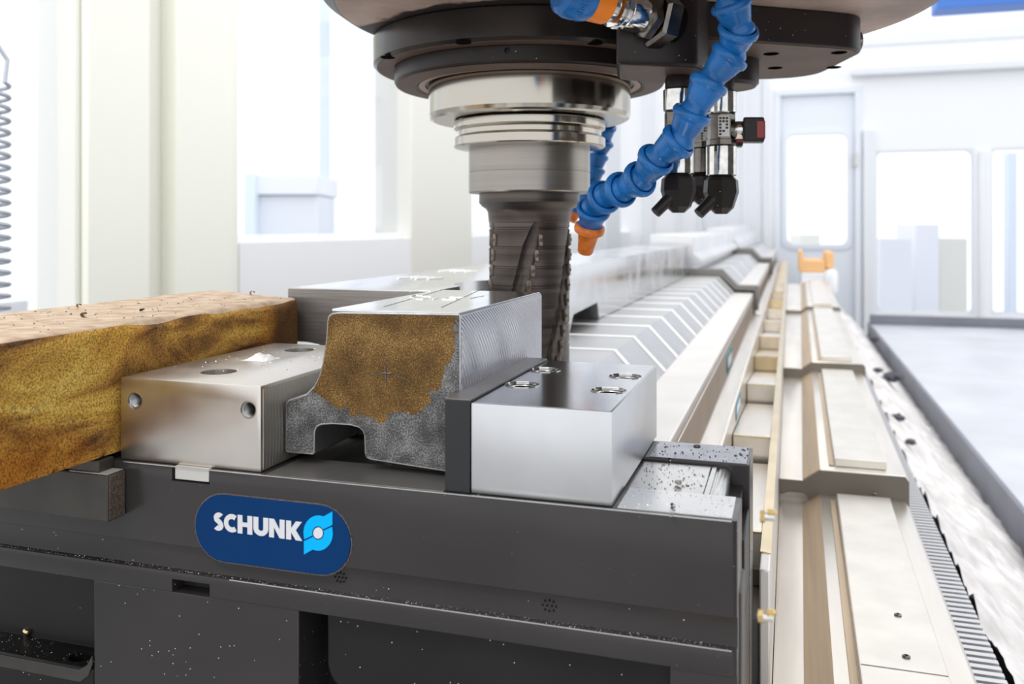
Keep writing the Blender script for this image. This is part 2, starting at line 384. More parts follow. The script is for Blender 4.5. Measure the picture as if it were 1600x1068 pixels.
def beam_material():
    m = mat('rust_beam', (0.3, 0.17, 0.04), 0.8, 0.0, 0.3)
    nt = m.node_tree; p = nt.nodes['Principled BSDF']; L = nt.links.new; N = nt.nodes.new
    tc = N('ShaderNodeTexCoord')
    mp = N('ShaderNodeMapping'); mp.inputs['Rotation'].default_value = (math.radians(35), 0, 0); mp.inputs['Scale'].default_value = (1, 0.45, 1.3)
    L(tc.outputs['Object'], mp.inputs['Vector'])
    def noise(scale, det, vec, dist=0.0):
        n = N('ShaderNodeTexNoise'); n.inputs['Scale'].default_value = scale; n.inputs['Detail'].default_value = det; n.inputs['Distortion'].default_value = dist
        L(vec, n.inputs['Vector']); return n.outputs['Fac']
    r = N('ShaderNodeValToRGB'); e = r.color_ramp.elements
    e[0].position = 0.34; e[0].color = (0.12, 0.05, 0.016, 1)
    e[1].position = 0.68; e[1].color = (0.95, 0.68, 0.17, 1)
    for pos, c in ((0.44, (0.44, 0.22, 0.045)), (0.50, (0.62, 0.34, 0.065)), (0.58, (0.78, 0.47, 0.085))):
        x = e.new(pos); x.color = (*c, 1)
    L(noise(19, 10, mp.outputs[0], 1.6), r.inputs['Fac'])
    r2 = N('ShaderNodeValToRGB'); e = r2.color_ramp.elements
    e[0].position = 0.52; e[0].color = (0, 0, 0, 1); e[1].position = 0.72; e[1].color = (1, 1, 1, 1)
    L(noise(5, 4, tc.outputs['Object'], 0.5), r2.inputs['Fac'])
    a = N('ShaderNodeMix'); a.data_type = 'RGBA'; L(r2.outputs[0], a.inputs[0]); L(r.outputs[0], a.inputs[6]); a.inputs[7].default_value = (0.58, 0.20, 0.012, 1)
    gr = N('ShaderNodeValToRGB'); e = gr.color_ramp.elements
    e[0].position = 0.36; e[0].color = (0.22, 0.20, 0.18, 1); e[1].position = 0.58; e[1].color = (1, 1, 1, 1)
    L(noise(850, 3, tc.outputs['Object']), gr.inputs['Fac'])
    b_ = N('ShaderNodeMix'); b_.data_type = 'RGBA'; b_.blend_type = 'MULTIPLY'; b_.inputs[0].default_value = 0.8
    L(a.outputs[2], b_.inputs[6]); L(gr.outputs[0], b_.inputs[7])
    # burnt dark band toward the far sawn end
    sp = N('ShaderNodeSeparateXYZ'); L(tc.outputs['Object'], sp.inputs[0])
    ad = N('ShaderNodeMath'); ad.operation = 'MULTIPLY_ADD'; ad.inputs[1].default_value = 0.05; L(noise(14, 5, tc.outputs['Object']), ad.inputs[0]); L(sp.outputs[1], ad.inputs[2])
    mr = N('ShaderNodeMapRange'); mr.name = 'burnt_end'; L(ad.outputs[0], mr.inputs['Value'])
    mr.inputs['To Max'].default_value = 0.8
    d_ = N('ShaderNodeMix'); d_.data_type = 'RGBA'; L(mr.outputs[0], d_.inputs[0]); L(b_.outputs[2], d_.inputs[6]); d_.inputs[7].default_value = (0.075, 0.036, 0.018, 1)
    L(d_.outputs[2], p.inputs['Base Color'])
    b = N('ShaderNodeBump'); b.inputs['Strength'].default_value = 0.8; b.inputs['Distance'].default_value = 0.0012
    L(noise(420, 6, tc.outputs['Object']), b.inputs['Height']); L(b.outputs[0], p.inputs['Normal'])
    return m
M['beam'] = beam_material()
M['beam_top'] = mat('rust_pale_top', (0.58, 0.455, 0.335), 0.75, 0.0, 0.25, var=0.3, vscale=70, col2=(0.40, 0.28, 0.185), bump=0.5, bscale=500, detail=10)  # paler, greyer tan than the beam's sides

# ---------------------------------------------------------------- the setting
def struct(name, bm, m, parent=None):
    o = obj(name, bm, m, parent)
    if parent is None: o['kind'] = 'structure'
    return o
FL = -CZ
struct('floor', box(-12, 9, -4, 14, FL-0.1, FL), M['concrete'])
YW = 7.4
def wb(u): return xY(u, YW)
def zW(v, u=1300):
    x = wb(u); return -(v-HV)*(-x*sn+YW*cs)/FPX
xl = -1.3
# back wall, with openings left for door and windows
D0, D1 = wb(1210), wb(1346)
G0, G1 = wb(1368), wb(1522)
H0, H1 = wb(1549), wb(1740)
zt, zd, zg0, zg1 = 1.42, zW(137), zW(490, 1450), zW(234, 1450)
bm = box(-1.62, D0, YW, YW+0.10, FL, zt)
box(D0, D1, YW, YW+0.10, zd, zt, bm=bm)
box(D1, G0, YW, YW+0.10, FL, zt, bm=bm)
box(G0, G1, YW, YW+0.10, FL, zg0, bm=bm); box(G0, G1, YW, YW+0.10, zg1, zt, bm=bm)
box(G1, H0, YW, YW+0.10, FL, zt, bm=bm)
box(H0, H1, YW, YW+0.10, FL, zg0, bm=bm); box(H0, H1, YW, YW+0.10, zg1, zt, bm=bm)
box(H1, 4.6, YW, YW+0.10, FL, zt, bm=bm)
struct('unseen_dark_wall', box(2.9, 3.0, -1.4, 1.7, FL, 1.7), M['reflected_dark'])  # added out of view to give the steel something dark to reflect
wall_back = struct('wall_back', bm, M['wall'])
for u0, u1 in ((1003, 1022), (1058, 1066), (1090, 1098), (1124, 1131), (1160, 1168), (1192, 1199)):
    struct('panel_seam', box(wb(u0), wb(u1), YW-0.03, YW, FL, 1.30, 0.006), M['wall_grey'], wall_back)
struct('panel', box(wb(1100), wb(1190), YW-0.012, YW, FL, 1.30, 0.004), M['wall_grey'], wall_back)
struct('post', box(wb(1348), wb(1366), YW-0.06, YW, FL, zW(205), 0.01), M['wall_grey'], wall_back)
struct('post', box(wb(1529), wb(1537), YW-0.05, YW, FL, zW(236, 1530), 0.008), M['white_case'], wall_back)
struct('fascia', box(wb(1330), 4.6, YW-0.10, YW, zW(118, 1400), zW(106, 1400), 0.01), M['wall_grey'], wall_back)
struct('trim_1', box(wb(1340), 4.6, YW-0.02, YW+0.12, zt, zt+0.10, 0.01), M['white_case'])
struct('trim_2', box(wb(1470), 4.6, YW+0.2, YW+0.5, zW(16, 1540)*1.05, zW(-40, 1540)*1.05, 0.01), M['blue_strong'])
door = struct('door_1', box(D0+0.05, D1-0.05, YW+0.02, YW+0.07, FL, zd-0.05, 0.004), M['door'])
def rounded(x0, x1, z0, z1, r, n=6):
    p = []
    for cx, cz, a0 in ((x1-r, z1-r, 0), (x0+r, z1-r, 90), (x0+r, z0+r, 180), (x1-r, z0+r, 270)):
        for i in range(n+1):
            a = math.radians(a0+90*i/n); p.append((cx+r*math.cos(a), cz+r*math.sin(a)))
    return p
DW = (wb(1230), wb(1324), zW(382), zW(209))
cut(door, [prism(rounded(*DW, 0.06), 'y', YW-0.1, YW+0.2)])
struct('pane', prism(rounded(DW[0]-.01, DW[1]+.01, DW[2]-.01, DW[3]+.01, 0.06), 'y', YW+0.040, YW+0.046), M['glass'], door)
fr_o = rounded(DW[0]-0.045, DW[1]+0.045, DW[2]-0.045, DW[3]+0.045, 0.08)
f = struct('window_frame', prism(fr_o, 'y', YW+0.008, YW+0.020, 0.003), M['door'], door)
cut(f, [prism(rounded(*DW, 0.06), 'y', YW-0.1, YW+0.2)])
bm = box(D0, D0+0.05, YW-0.03, YW+0.09, FL, zd-0.05, 0.006); box(D1-0.05, D1, YW-0.03, YW+0.09, FL, zd-0.05, 0.006, bm=bm); box(D0, D1, YW-0.03, YW+0.09, zd-0.05, zd, 0.006, bm=bm)
struct('door_frame', bm, M['door'], door)
struct('handle', box(wb(1334), wb(1338), YW-0.05, YW+0.02, zW(262), zW(240), 0.004), M['steel'], door)
for k, (a, b) in enumerate(((G0, G1), (H0, H1))):
    wn = struct('window_%d' % (k+1), prism(rounded(a-0.01, b+0.01, zg0-0.01, zg1+0.01, 0.03), 'y', YW+0.005, YW+0.06, 0.004), M['wall_grey'])
    cut(wn, [prism(rounded(a+0.012, b-0.012, zg0+0.012, zg1-0.012, 0.05), 'y', YW-0.1, YW+0.2)])
    struct('pane', box(a, b, YW+0.03, YW+0.036, zg0, zg1), M['glass'], wn)
# left enclosure wall of sill, columns and panes
def yl(u): return yX(u, xl)
ya, yb, yc, yd_ = yl(130), yl(375), yl(640), yl(735)
bm = box(xl-0.08, xl, 0.2, ya, FL, -0.45); box(xl-0.08, xl, yb, yc, FL, -0.04, bm=bm); box(xl-0.08, xl, yd_, YW, FL, -0.04, bm=bm)
struct('wall_left', bm, M['wall'])
bm = box(xl-0.14, xl+0.012, ya, yl(228), FL, 1.6, 0.006)
col1 = struct('trim_3', bm, M['cream'])
struct('web', box(xl-0.14, xl-0.03, yl(228), yl(270), FL, 1.6), M['cream_dark'], col1)
struct('flange', box(xl-0.14, xl+0.012, yl(270), yl(358), FL, 1.6, 0.006), M['cream'], col1)
struct('edge_strip', box(xl-0.10, xl-0.004, yl(360), yl(375), FL, 1.6, 0.004), M['cream'], col1)
struct('edge_strip', box(xl-0.10, xl-0.004, yl(121), yl(129), FL, 1.6, 0.004), M['cream_dark'], col1)
struct('trim_4', box(xl-0.14, xl+0.01, yc, yd_, FL, 1.7, 0.008), M['cream_dark'])
struct('trim_5', box(xl-0.10, xl+0.01, yl(945), yl(968), FL, 1.7, 0.008), M['wall_grey'])
for k, (a, b, z0) in enumerate(((0.9, ya, -0.45), (yb, yc, -0.04), (yd_, yl(945), -0.04))):
    wn = struct('window_%d' % (k+3), box(xl-0.07, xl-0.03, a, b, z0, z0+0.02, 0.003), M['white_case'])
    struct('pane', box(xl-0.052, xl-0.047, a, b, z0+0.02, 1.6), M['glass'], wn)

# hall beyond the panes
def far_box(name, u0, u1, v0, v1, d, dep, m, label, cat, z0=None):
    p = onD(u0, v1, d); q = onD(u1, v0, d)
    c = (p+q)/2; hw = (u1-u0)/FPX*d/2
    zb = p.z if z0 is None else z0
    bm = box(-hw, hw, 0, dep, zb, q.z, 0.01, rel=False)
    bmesh.ops.transform(bm, matrix=T(c.x, c.y, 0) @ Matrix.Rotation(YAW, 4, 'Z'), verts=bm.verts)
    return lone(name, bm, m, label, cat)
far_box('roof_post', 498, 512, -60, 420, 7.0, 0.1, M['washed_blue'], 'pale blue steel post in the hall beyond the left panes', 'post', 0.0)
cabn = thing('machine_cabinet', 'pale machine cabinet standing in the hall behind the left panes', 'cabinet', onD(435, 500, 5.2)-Vector((0, 0, onD(435, 500, 5.2).z)))
def part_box(name, parent, u0, u1, v0, v1, d, dep, m, z0=None):
    p = onD(u0, v1, d); q = onD(u1, v0, d); c = (p+q)/2; hw = (u1-u0)/FPX*d/2
    bm = box(-hw, hw, 0, dep, p.z if z0 is None else z0, q.z, 0.01, rel=False)
    bmesh.ops.transform(bm, matrix=T(c.x, c.y, 0) @ Matrix.Rotation(YAW, 4, 'Z'), verts=bm.verts)
    return obj(name, bm, m, parent)
part_box('cabinet_body', cabn, 400, 497, 305, 360, 5.2, 0.5, M['wall_grey'], 0.0)
part_box('cabinet_top', cabn, 396, 497, 273, 304, 5.15, 0.6, M['white_case'])
part_box('side_post', cabn, 380, 398, 270, 360, 5.1, 0.1, M['washed_blue'], 0.0)
far_box('crane_mast', 1576, 1590, 238, 420, 10.5, 0.12, M['washed_blue'], 'pale blue mast seen through the right hand glass pane', 'mast', 0.0)
far_box('hall_machine', 1430, 1468, 350, 470, 10.0, 0.5, M['pale_far'], 'tall grey machine box seen through the wide glass pane', 'machine', 0.0)
far_box('hall_bench', 1375, 1425, 372, 470, 9.6, 0.5, M['pale_far'], 'low pale bench seen through the wide glass pane, left of the grey box', 'bench', 0.0)
far_box('hall_crate', 1468, 1512, 372, 470, 10.1, 0.5, M['cream_dark'], 'low beige crate seen through the wide glass pane, right of the grey box', 'crate', 0.0)
far_box('yellow_pallet', 1250, 1282, 366, 380, 10.5, 0.4, M['cream'], 'pale yellow pallet load seen through the door window', 'pallet', 0.0)

# ---------------------------------------------------------------- machine bed and fixtures along it
bed = thing('machine_bed', 'long machine bed under the clamping fixtures running to the far wall', 'machine', (-0.4, 3, 0))
obj('bed_casting', box(-0.95, -0.0625, 0.64, 7.2, FL, -0.36, 0.01), M['endplate'], bed)
obj('bed_front', box(-0.95, -0.034, 0.40, 0.64, FL, -0.40, 0.01), M['black_deep'], bed)

def chuck(y0, y1, grow, pitch, label, plate_y=None):
    t = thing('ridged_chuck', label, 'chuck', (-0.3, (y0+y1)/2, CZ-0.36))
    zt_ = -0.151+grow; xa, xb, xc = -0.205+grow*0.5, -0.162+grow*0.5, -0.105+grow*0.3
    obj('chuck_body', prism([(-0.60, -0.36), (-0.60, zt_-0.012), (xa-0.004, zt_-0.012), (xb-0.006, zt_-0.053), (xc-0.002, zt_-0.053), (xc-0.002, -0.36)], 'y', y0, y1), M['endplate'], t)
    obj('side_ledge', prism([(xb-0.003, zt_-0.058), (xb-0.003, zt_-0.046), (xc, zt_-0.046), (xc, zt_-0.058)], 'y', y0, y1, 0.0015), M['cover_flat'], t)
    obj('side_wall', box(xc-0.004, xc+0.001, y0, y1, -0.275, zt_-0.059, 0.001), M['pinkish'], t)
    obj('foot_step', prism([(xc, -0.262), (xc+0.038-grow*0.35, -0.270), (xc+0.038-grow*0.35, -0.3595), (xc, -0.3595)], 'y', y0, y1, 0.0015), M['cover'], t)
    n = int((y1-y0)/pitch); first = None
    for k in range(n):
        a = y0+(y1-y0)*k/n; b = y0+(y1-y0)*(k+1)/n; g_ = 0.015
        prof = [(-0.598, zt_-0.014), (-0.598, zt_), (xa, zt_), (xb, zt_-0.045), (xb-0.004, zt_-0.054), (xa-0.004, zt_-0.014)]
        if first is None:
            first = obj('pole_bar', prism(prof, 'y', a, b-g_, 0.001), M['pole'], t)
            q = [(-0.598, zt_-0.013), (-0.598, zt_+0.0006), (xa+0.0003, zt_+0.0006), (xb+0.0003, zt_-0.0446), (xb-0.006, zt_-0.053), (xa-0.004, zt_-0.013)]
            fill = obj('filler_strip', prism(q, 'y', b-g_, b), M['filler'], t)
        else:
            for s_, nm in ((first, 'pole_bar'), (fill, 'filler_strip')):
                c = s_.copy(); c.name = nm; COL.objects.link(c); c.parent = t; c.location.y = (y1-y0)*k/n
    if plate_y:
        e = 0.012
        obj('end_plate', prism([(xa-0.10, zt_-0.02), (xa-0.10, zt_+e), (xa+0.003, zt_+e), (xb+0.006, zt_-0.036), (xc+0.012, zt_-0.036), (xc+0.012, -0.25), (xc, -0.25), (xc, zt_-0.052), (xb-0.001, zt_-0.052), (xa-0.005, zt_-0.01)], 'y', plate_y-0.02, plate_y, 0.001), M['endplate'], t)
    return t
ch1 = chuck(0.66, 2.72, 0.0, 0.137, 'nearest ridged magnetic chuck with bright strips, behind the spindle tool')
ch2 = chuck(2.76, 4.75, 0.012, 0.4, 'second ridged chuck along the bed, grey end plate facing the camera', 2.76)
ch3 = chuck(4.79, 7.1, 0.030, 0.6, 'farthest ridged chuck on the bed near the door', 4.79)
# small maker's plates on the fixture sides
def plate_poly(cy, cz, L_, H_):
    p = []
    for i in range(13):
        a = -PI/2+PI*i/12; p.append((cy+L_/2-H_/2+H_/2*math.cos(a), cz+H_/2*math.sin(a)))
    for i in range(13):
        a = PI/2+PI*i/12; p.append((cy-L_/2+H_/2+H_/2*math.cos(a), cz+H_/2*math.sin(a)))
    return p
pl = obj('maker_plate', prism(plate_poly(1.62, -0.238, 0.14, 0.036), 'x', -0.104, -0.1025, 0.0004), M['plate_muted'], ch1)
obj('plate_print', prism(plate_poly(1.62, -0.238, 0.10, 0.018), 'x', -0.1025, -0.1021), M['wall_grey'], pl)

# stepped table edge with its row of cover plates
edge = thing('table_side_rail', 'brass toned table side rail with a row of cover plates', 'rail', (-0.04, 3, CZ-0.4))
obj('channel', box(-0.062, -0.020, 0.64, 7.1, -0.44, -0.275, 0.001), M['endplate'], edge)
obj('outer_lip', box(-0.020, -0.013, 0.628, 7.1, -0.44, -0.236, 0.0012), M['cover_flat'], edge)
obj('lip_edge', box(-0.0205, -0.0128, 0.66, 7.1, -0.2364, -0.2350, 0.0003), M['gold'], edge)
obj('inner_lip', box(-0.0655, -0.0625, 0.66, 7.1, -0.3595, -0.212, 0.001), M['cover'], edge)
pl = obj('maker_plate', prism(plate_poly(1.14, -0.2255, 0.10, 0.022), 'x', -0.0626, -0.0616, 0.0003), M['plate_muted'], edge)
obj('plate_print', prism(plate_poly(1.14, -0.2255, 0.07, 0.010), 'x', -0.0617, -0.0613), M['wall_grey'], pl)
ys = [0.70, 1.02, 1.36, 1.66, 1.96, 2.28, 2.6, 2.95, 3.3, 3.7, 4.1, 4.5, 4.9, 5.4, 5.9, 6.4, 6.95]
for i, (a, b) in enumerate(zip(ys, ys[1:])):
    prof = [(a+0.004, -0.250), (a+0.004, -0.236), (a+0.02, -0.236), (b-0.01, -0.262), (b-0.01, -0.274), (a+0.004, -0.274)]
    obj('cover_plate', prism(prof, 'x', -0.0615, -0.0205, 0.0008), M['gold'] if i in (3, 7) else M['cover'], edge)
    obj('cover_edge', box(-0.0612, -0.0208, a+0.0035, a+0.0065, -0.2372, -0.2352, 0.0004), M['gold'], edge)
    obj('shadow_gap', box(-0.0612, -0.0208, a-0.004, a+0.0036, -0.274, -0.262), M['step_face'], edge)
for (u, v) in ((1187, 806), (1184, 962)):
    y_ = yX(u, -0.013); z_ = -(v-HV)*(0.013*sn+y_*cs)/FPX
    kn = obj('clamp_stud', cyl((-0.013, y_, z_+CZ), (-0.0065, y_, z_+CZ), 0.0017, 16), M['chrome'], edge)
    obj('wing', box(-0.0095, -0.0055, y_-0.0015, y_+0.0015, z_+0.0014, z_+0.0034, 0.0005), M['brass'], kn)
    obj('nut', lathe([(0.0028, -0.0128), (0.0028, -0.0108)], Matrix.Translation((0, y_, z_+CZ)) @ Matrix.Rotation(PI/2, 4, 'Y'), 6), M['brass'], kn)

# telescopic way cover beside the table; it runs a touch off the bed's direction
def skew(bm):
    for v in bm.verts: v.co.x = -0.0122 if v.co.x < -0.0085 else v.co.x+0.011*(v.co.y-1.0)
    return bm
cov = thing('way_cover', 'telescopic steel way cover of stepped segments right of the table', 'cover', (0.07, 2, CZ-0.55))
SEG = [(0.25, 1.15, -0.330, 0.131), (1.15, 1.93, -0.300, 0.132), (1.93, 3.15, -0.280, 0.134), (3.15, 4.60, -0.268, 0.136)]
for i, (a, b, hi, xr) in enumerate(SEG):
    lo = hi-0.0145
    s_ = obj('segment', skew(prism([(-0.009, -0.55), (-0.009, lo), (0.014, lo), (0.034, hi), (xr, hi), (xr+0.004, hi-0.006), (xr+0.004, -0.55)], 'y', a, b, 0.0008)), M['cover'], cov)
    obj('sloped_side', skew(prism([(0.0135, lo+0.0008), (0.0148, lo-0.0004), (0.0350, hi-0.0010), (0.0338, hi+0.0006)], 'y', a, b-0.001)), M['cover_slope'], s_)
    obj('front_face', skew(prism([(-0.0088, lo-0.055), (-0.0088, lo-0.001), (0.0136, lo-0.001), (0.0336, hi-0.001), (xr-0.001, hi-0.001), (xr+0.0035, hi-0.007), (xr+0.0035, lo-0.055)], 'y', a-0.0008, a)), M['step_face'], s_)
    st = obj('guide_strip', skew(box(0.052, 0.112, a+(0.02 if i else 0), b-0.03, hi+0.0002, hi+0.011, 0.0012)), M['strip'], s_)
    if i < 3:
        bl = skew(box(0.045, 0.0515, a+0.02, b-0.03, hi+0.0001, hi+0.0022, 0.0006))
        obj('wiper_strip', bl, M['cover_slope'], s_)
# bolts and joints of the nearest guide strip
for (u, v, z_) in ((1362, 757, -0.319), (1366, 771, -0.319), (1403, 961, -0.319), (1416, 1026, -0.319)):
    d_ = -z_*FPX/(v-HV); p = Wd((u-800)/FPX*d_, d_, z_)
    obj('bolt', lathe([(0.0030, -0.001), (0.0030, 0.0008), (0.0022, 0.0014), (0.0013, 0.0014), (0.0012, 0.0004)], Matrix.Translation(p), 16), M['dark_chrome'], cov)
for v in (1018,):
    z_ = -0.3189; d_ = -z_*FPX/(v-HV); y_ = d_*cs+0.30*d_*sn
    obj('strip_joint', skew(box(0.053, 0.111, y_-0.0005, y_+0.0005, z_-0.002, z_+0.0002)), M['endplate'], cov)
# clear sight glass in the second segment's front
p = Vector((0.000, 1.148, CZ-0.335))
obj('sight_plate', skew(prism(rounded(-0.010, 0.020, -0.352, -0.330, 0.008), 'y', 1.1475, 1.149)), M['work_front'], cov)
bm = B()
for k in range(260):
    y_ = 0.45+k*0.0125
    box(0.150, 0.184, y_, y_+0.007, -0.412, -0.400, bm=bm)
rk = thing('gear_rack', 'toothed rack strip running beside the way cover', 'rack', (0.167, 2.0, CZ-0.55))
tag(obj('rack_teeth', skew(bm), M['rack'], rk), kind='stuff')
obj('rack_bar', skew(box(0.148, 0.186, 0.45, 3.70, -0.55, -0.4125)), M['endplate'], rk)

# swarf lane
def lane(y):
    return 0.20+0.011*(y-1), 0.425
bm = B(); NX, NY = 26, 260; g_ = []
def hn(x, y, s):
    from mathutils import noise
    return noise.noise(Vector((x*s, y*s, 3.7)))
for j in range(NY+1):
    y = 0.55+5.0*(j/NY)**1.35; x0, x1 = lane(y); row = []
    for i in range(NX+1):
        f_ = i/NX; x = x0+(x1-x0)*f_
        z = -0.435-0.19*f_ + (0.020*hn(x, y, 9)+0.016*hn(x, y, 26))*(1-0.6*f_)+0.006*hn(x, y, 70)
        row.append(bm.verts.new((x, y, z+CZ)))
    g_.append(row)
for a, b in zip(g_, g_[1:]):
    for i in range(NX): bm.faces.new((a[i], a[i+1], b[i+1], b[i]))
sw = lone('swarf_heap', bm, M['swarf'], 'pale heap of metal swarf between way cover and sheet trough', 'swarf')
sw['kind'] = 'stuff'
def clump(c, r, seed, m, label, cat='swarf', flat=0.5, group=None):
    rnd = random.Random(seed); bm = B()
    bmesh.ops.create_icosphere(bm, subdivisions=3, radius=r)
    from mathutils import noise
    for v in bm.verts:
        k = 1+0.45*noise.noise(v.co*(2.2/r)+Vector((seed, 0, 0)))+0.2*noise.noise(v.co*(6/r))
        v.co = Vector((v.co.x*k, v.co.y*k*1.4, v.co.z*k*flat))
    bmesh.ops.translate(bm, verts=bm.verts, vec=c)
    return lone('swarf_clump', bm, m, label, cat, group)
for i, (u, v, d_, r_, lab) in enumerate(((1396, 588, 2.95, 0.030, 'large dark swarf clump beside the trough wall, farther of the pair near it'),
                                    (1402, 652, 2.02, 0.016, 'dark swarf clump at the left border of the swarf heap'),
                                    (1423, 690, 1.82, 0.010, 'small dark swarf clump nearest the gear rack'),
                                    (1372, 578, 2.75, 0.014, 'dark swarf clump at the far left end of the swarf heap'),
                                    (1366, 530, 4.0, 0.022, 'dark swarf clump under the wall post at the heap\'s far end'))):
    clump(onD(u, v, d_), r_, i, M['swarf_dark'], lab)

# sheet-metal trough / conveyor cover
tro = thing('chip_trough', 'wide grey sheet metal chip trough right of the swarf heap', 'trough', (1.0, 3, CZ-0.7))
obj('side_sheet', box(0.425, 0.437, 0.35, 5.42, -0.72, -0.545, 0.002), M['trough_side'], tro)
obj('back_sheet', box(0.437, 2.8, 5.40, 5.42, -0.72, -0.50, 0.003), M['trough_side'], tro)
obj('trough_body', box(0.437, 2.8, 0.35, 5.40, -1.1, -0.575), M['endplate'], tro)
yy = [0.35, 0.92, 1.55, 2.02, 2.55, 3.05, 3.6, 4.15, 4.8, 5.39]
for a, b in zip(yy, yy[1:]):
    for x0, x1 in ((0.438, 1.60), (1.603, 2.8)):
        obj('cover_sheet', box(x0, x1, a+0.002, b-0.002, -0.574, -0.553+random.uniform(-.002, .002), 0.002), M['trough'], tro)

# carriage with the orange tray at the far end of the way cover
def tl(p): return p
car = thing('white_carriage', 'white carriage with a dark opening straddling the far way cover', 'carriage', (0.14, 5.0, CZ-0.4))
dC = 4.75
def cb(u, v): q = onD(u, v, dC); return q.x, q.z-CZ
yC = onD(1280, 430, dC).y
def pbox(u0, u1, v0, v1, y0, y1, bev=0.006):
    a, z1 = cb(u0, v0); b, z0 = cb(u1, v1); return box(a, b, y0, y1, z0, z1, bev)
obj('top_beam', pbox(1252, 1309, 426, 446, yC, yC+0.5), M['white_case'], car)
obj('right_leg', pbox(1287, 1309, 420, 462, yC-0.02, yC+0.48, 0.03), M['white_case'], car)
obj('left_wheel', cyl(onD(1257, 448, dC), onD(1257, 448, dC)+Vector((0, 0.3, 0)), 0.025, 20), M['white_case'], car)
obj('left_foot', pbox(1252, 1262, 456, 474, yC+0.02, yC+0.3), M['washed_blue'], car)
obj('dark_opening', pbox(1258, 1290, 447, 500, yC+0.15, yC+0.40), M['hole'], car)
tray = thing('orange_tray', 'faded orange tray on top of the white carriage', 'tray', (0.14, yC+0.2, CZ-0.27))
obj('tray_floor', pbox(1254, 1290, 407, 425.5, yC+0.02, yC+0.45), M['orange_bin'], tray)
obj('tray_side', pbox(1248, 1255, 392, 425.5, yC+0.02, yC+0.45), M['orange_bin'], tray)
obj('tray_side', pbox(1290.5, 1303, 394, 419.5, yC+0.02, yC+0.45), M['orange_bin'], tray)

# ---------------------------------------------------------------- long workpiece on the bed
wp = thing('long_workpiece', 'long milled steel workpiece with a round milled bite beside the tool', 'workpiece', (-0.36, 2.2, CZ-0.151))
wbod = obj('steel_body', prism([(-0.44, -0.105), (-0.44, -0.0555), (-0.2985, -0.0555), (-0.2985, -0.1500), (-0.40, -0.1500), (-0.40, -0.105)], 'y', 0.706, 2.715, 0.0012), M['work'], wp)
AX = onD(827, HV, 0.86); ax_, ay_ = AX.x, AX.y
cut(wbod, [cyl((ax_-0.006, ay_, CZ-0.2), (ax_-0.006, ay_, CZ), 0.068, 64),
           prism([(0.79, -0.17), (0.79, -0.09), (1.2, -0.09), (1.2, -0.17)], 'x', -0.60, -0.36),
           prism([(1.20, -0.16), (1.235, -0.126), (1.40, -0.122), (1.42, -0.16)], 'x', -0.45, -0.25)])
wf = obj('end_face', prism([(-0.4395, -0.0985), (-0.4395, -0.0562), (-0.2990, -0.0562), (-0.2990, -0.1490), (-0.398, -0.1490), (-0.398, -0.110), (-0.408, -0.1060), (-0.420, -0.1045)], 'y', 0.7048, 0.7064), M['work_front'], wp)
# stamped mark on the end face
bm = tube([Vector((-0.348+0.0075*math.cos(a), 0.7046, CZ-0.0735+0.0075*math.sin(a))) for a in [PI*1.0-PI*0.9*i/10 for i in range(11)]], 0.0005, 6)
tube([Vector((-0.333, 0.7046, CZ-0.072)), Vector((-0.328, 0.7046, CZ-0.067)), Vector((-0.3275, 0.7046, CZ-0.074))], 0.0005, 6, bm)
obj('stamped_mark', bm, M['steel'], wf)
for (u, v) in ((648, 436), (709, 425)):
    z_ = -0.0554; d_ = -z_*FPX/(v-HV); p = Wd((u-800)/FPX*d_, d_, z_)
    bm = B()
    for k in range(4): tube([p+Vector((0.012*k-0.02, 0.01*math.sin(k*2), 0)), p+Vector((0.012*k-0.012, 0.03+0.01*math.cos(k), 0))], 0.0018, 5, bm)
    obj('chalk_mark', bm, M['chalk'], wp)
fw = thing('far_workpiece', 'taller pale steel workpiece farther down the bed', 'workpiece', (-0.3, 5, CZ-0.14))
bm = prism([(-0.42, -0.1200), (-0.42, -0.005), (-0.30, -0.005), (-0.285, -0.012), (-0.285, -0.055), (-0.25, -0.085), (-0.25, -0.1200)], 'y', 4.795, 7.1, 0.002)
for v in bm.verts:
    if v.co.z > CZ-0.1: v.co.z += 0.013*(v.co.y-4.795)
obj('steel_body', bm, M['work_far'], fw)
mw = thing('middle_workpiece', 'steel workpiece between the bitten one and the taller far one', 'workpiece', (-0.3, 4, CZ-0.14))
obj('steel_body', prism([(-0.42, -0.1380), (-0.42, -0.022), (-0.30, -0.022), (-0.285, -0.032), (-0.285, -0.080), (-0.262, -0.098), (-0.262, -0.112), (-0.29, -0.122), (-0.29, -0.1380)], 'y', 2.765, 4.78, 0.002), M['work_far'], mw)

# ---------------------------------------------------------------- clamping base with its maker's plate
base = thing('clamping_base', 'black steel clamping base carrying the navy oval plate', 'vise base', (-0.3, 0.54, CZ-0.40))
XL, XR = -0.70, -0.0255
fb = obj('front_bar', prism([(0.463, -0.151), (0.463, -0.2008), (0.4675, -0.2020), (0.4675, -0.2172), (0.463, -0.2176), (0.463, -0.2306), (0.505, -0.2306), (0.505, -0.151)], 'x', XL, XR, 0.0007), M['black'], base)
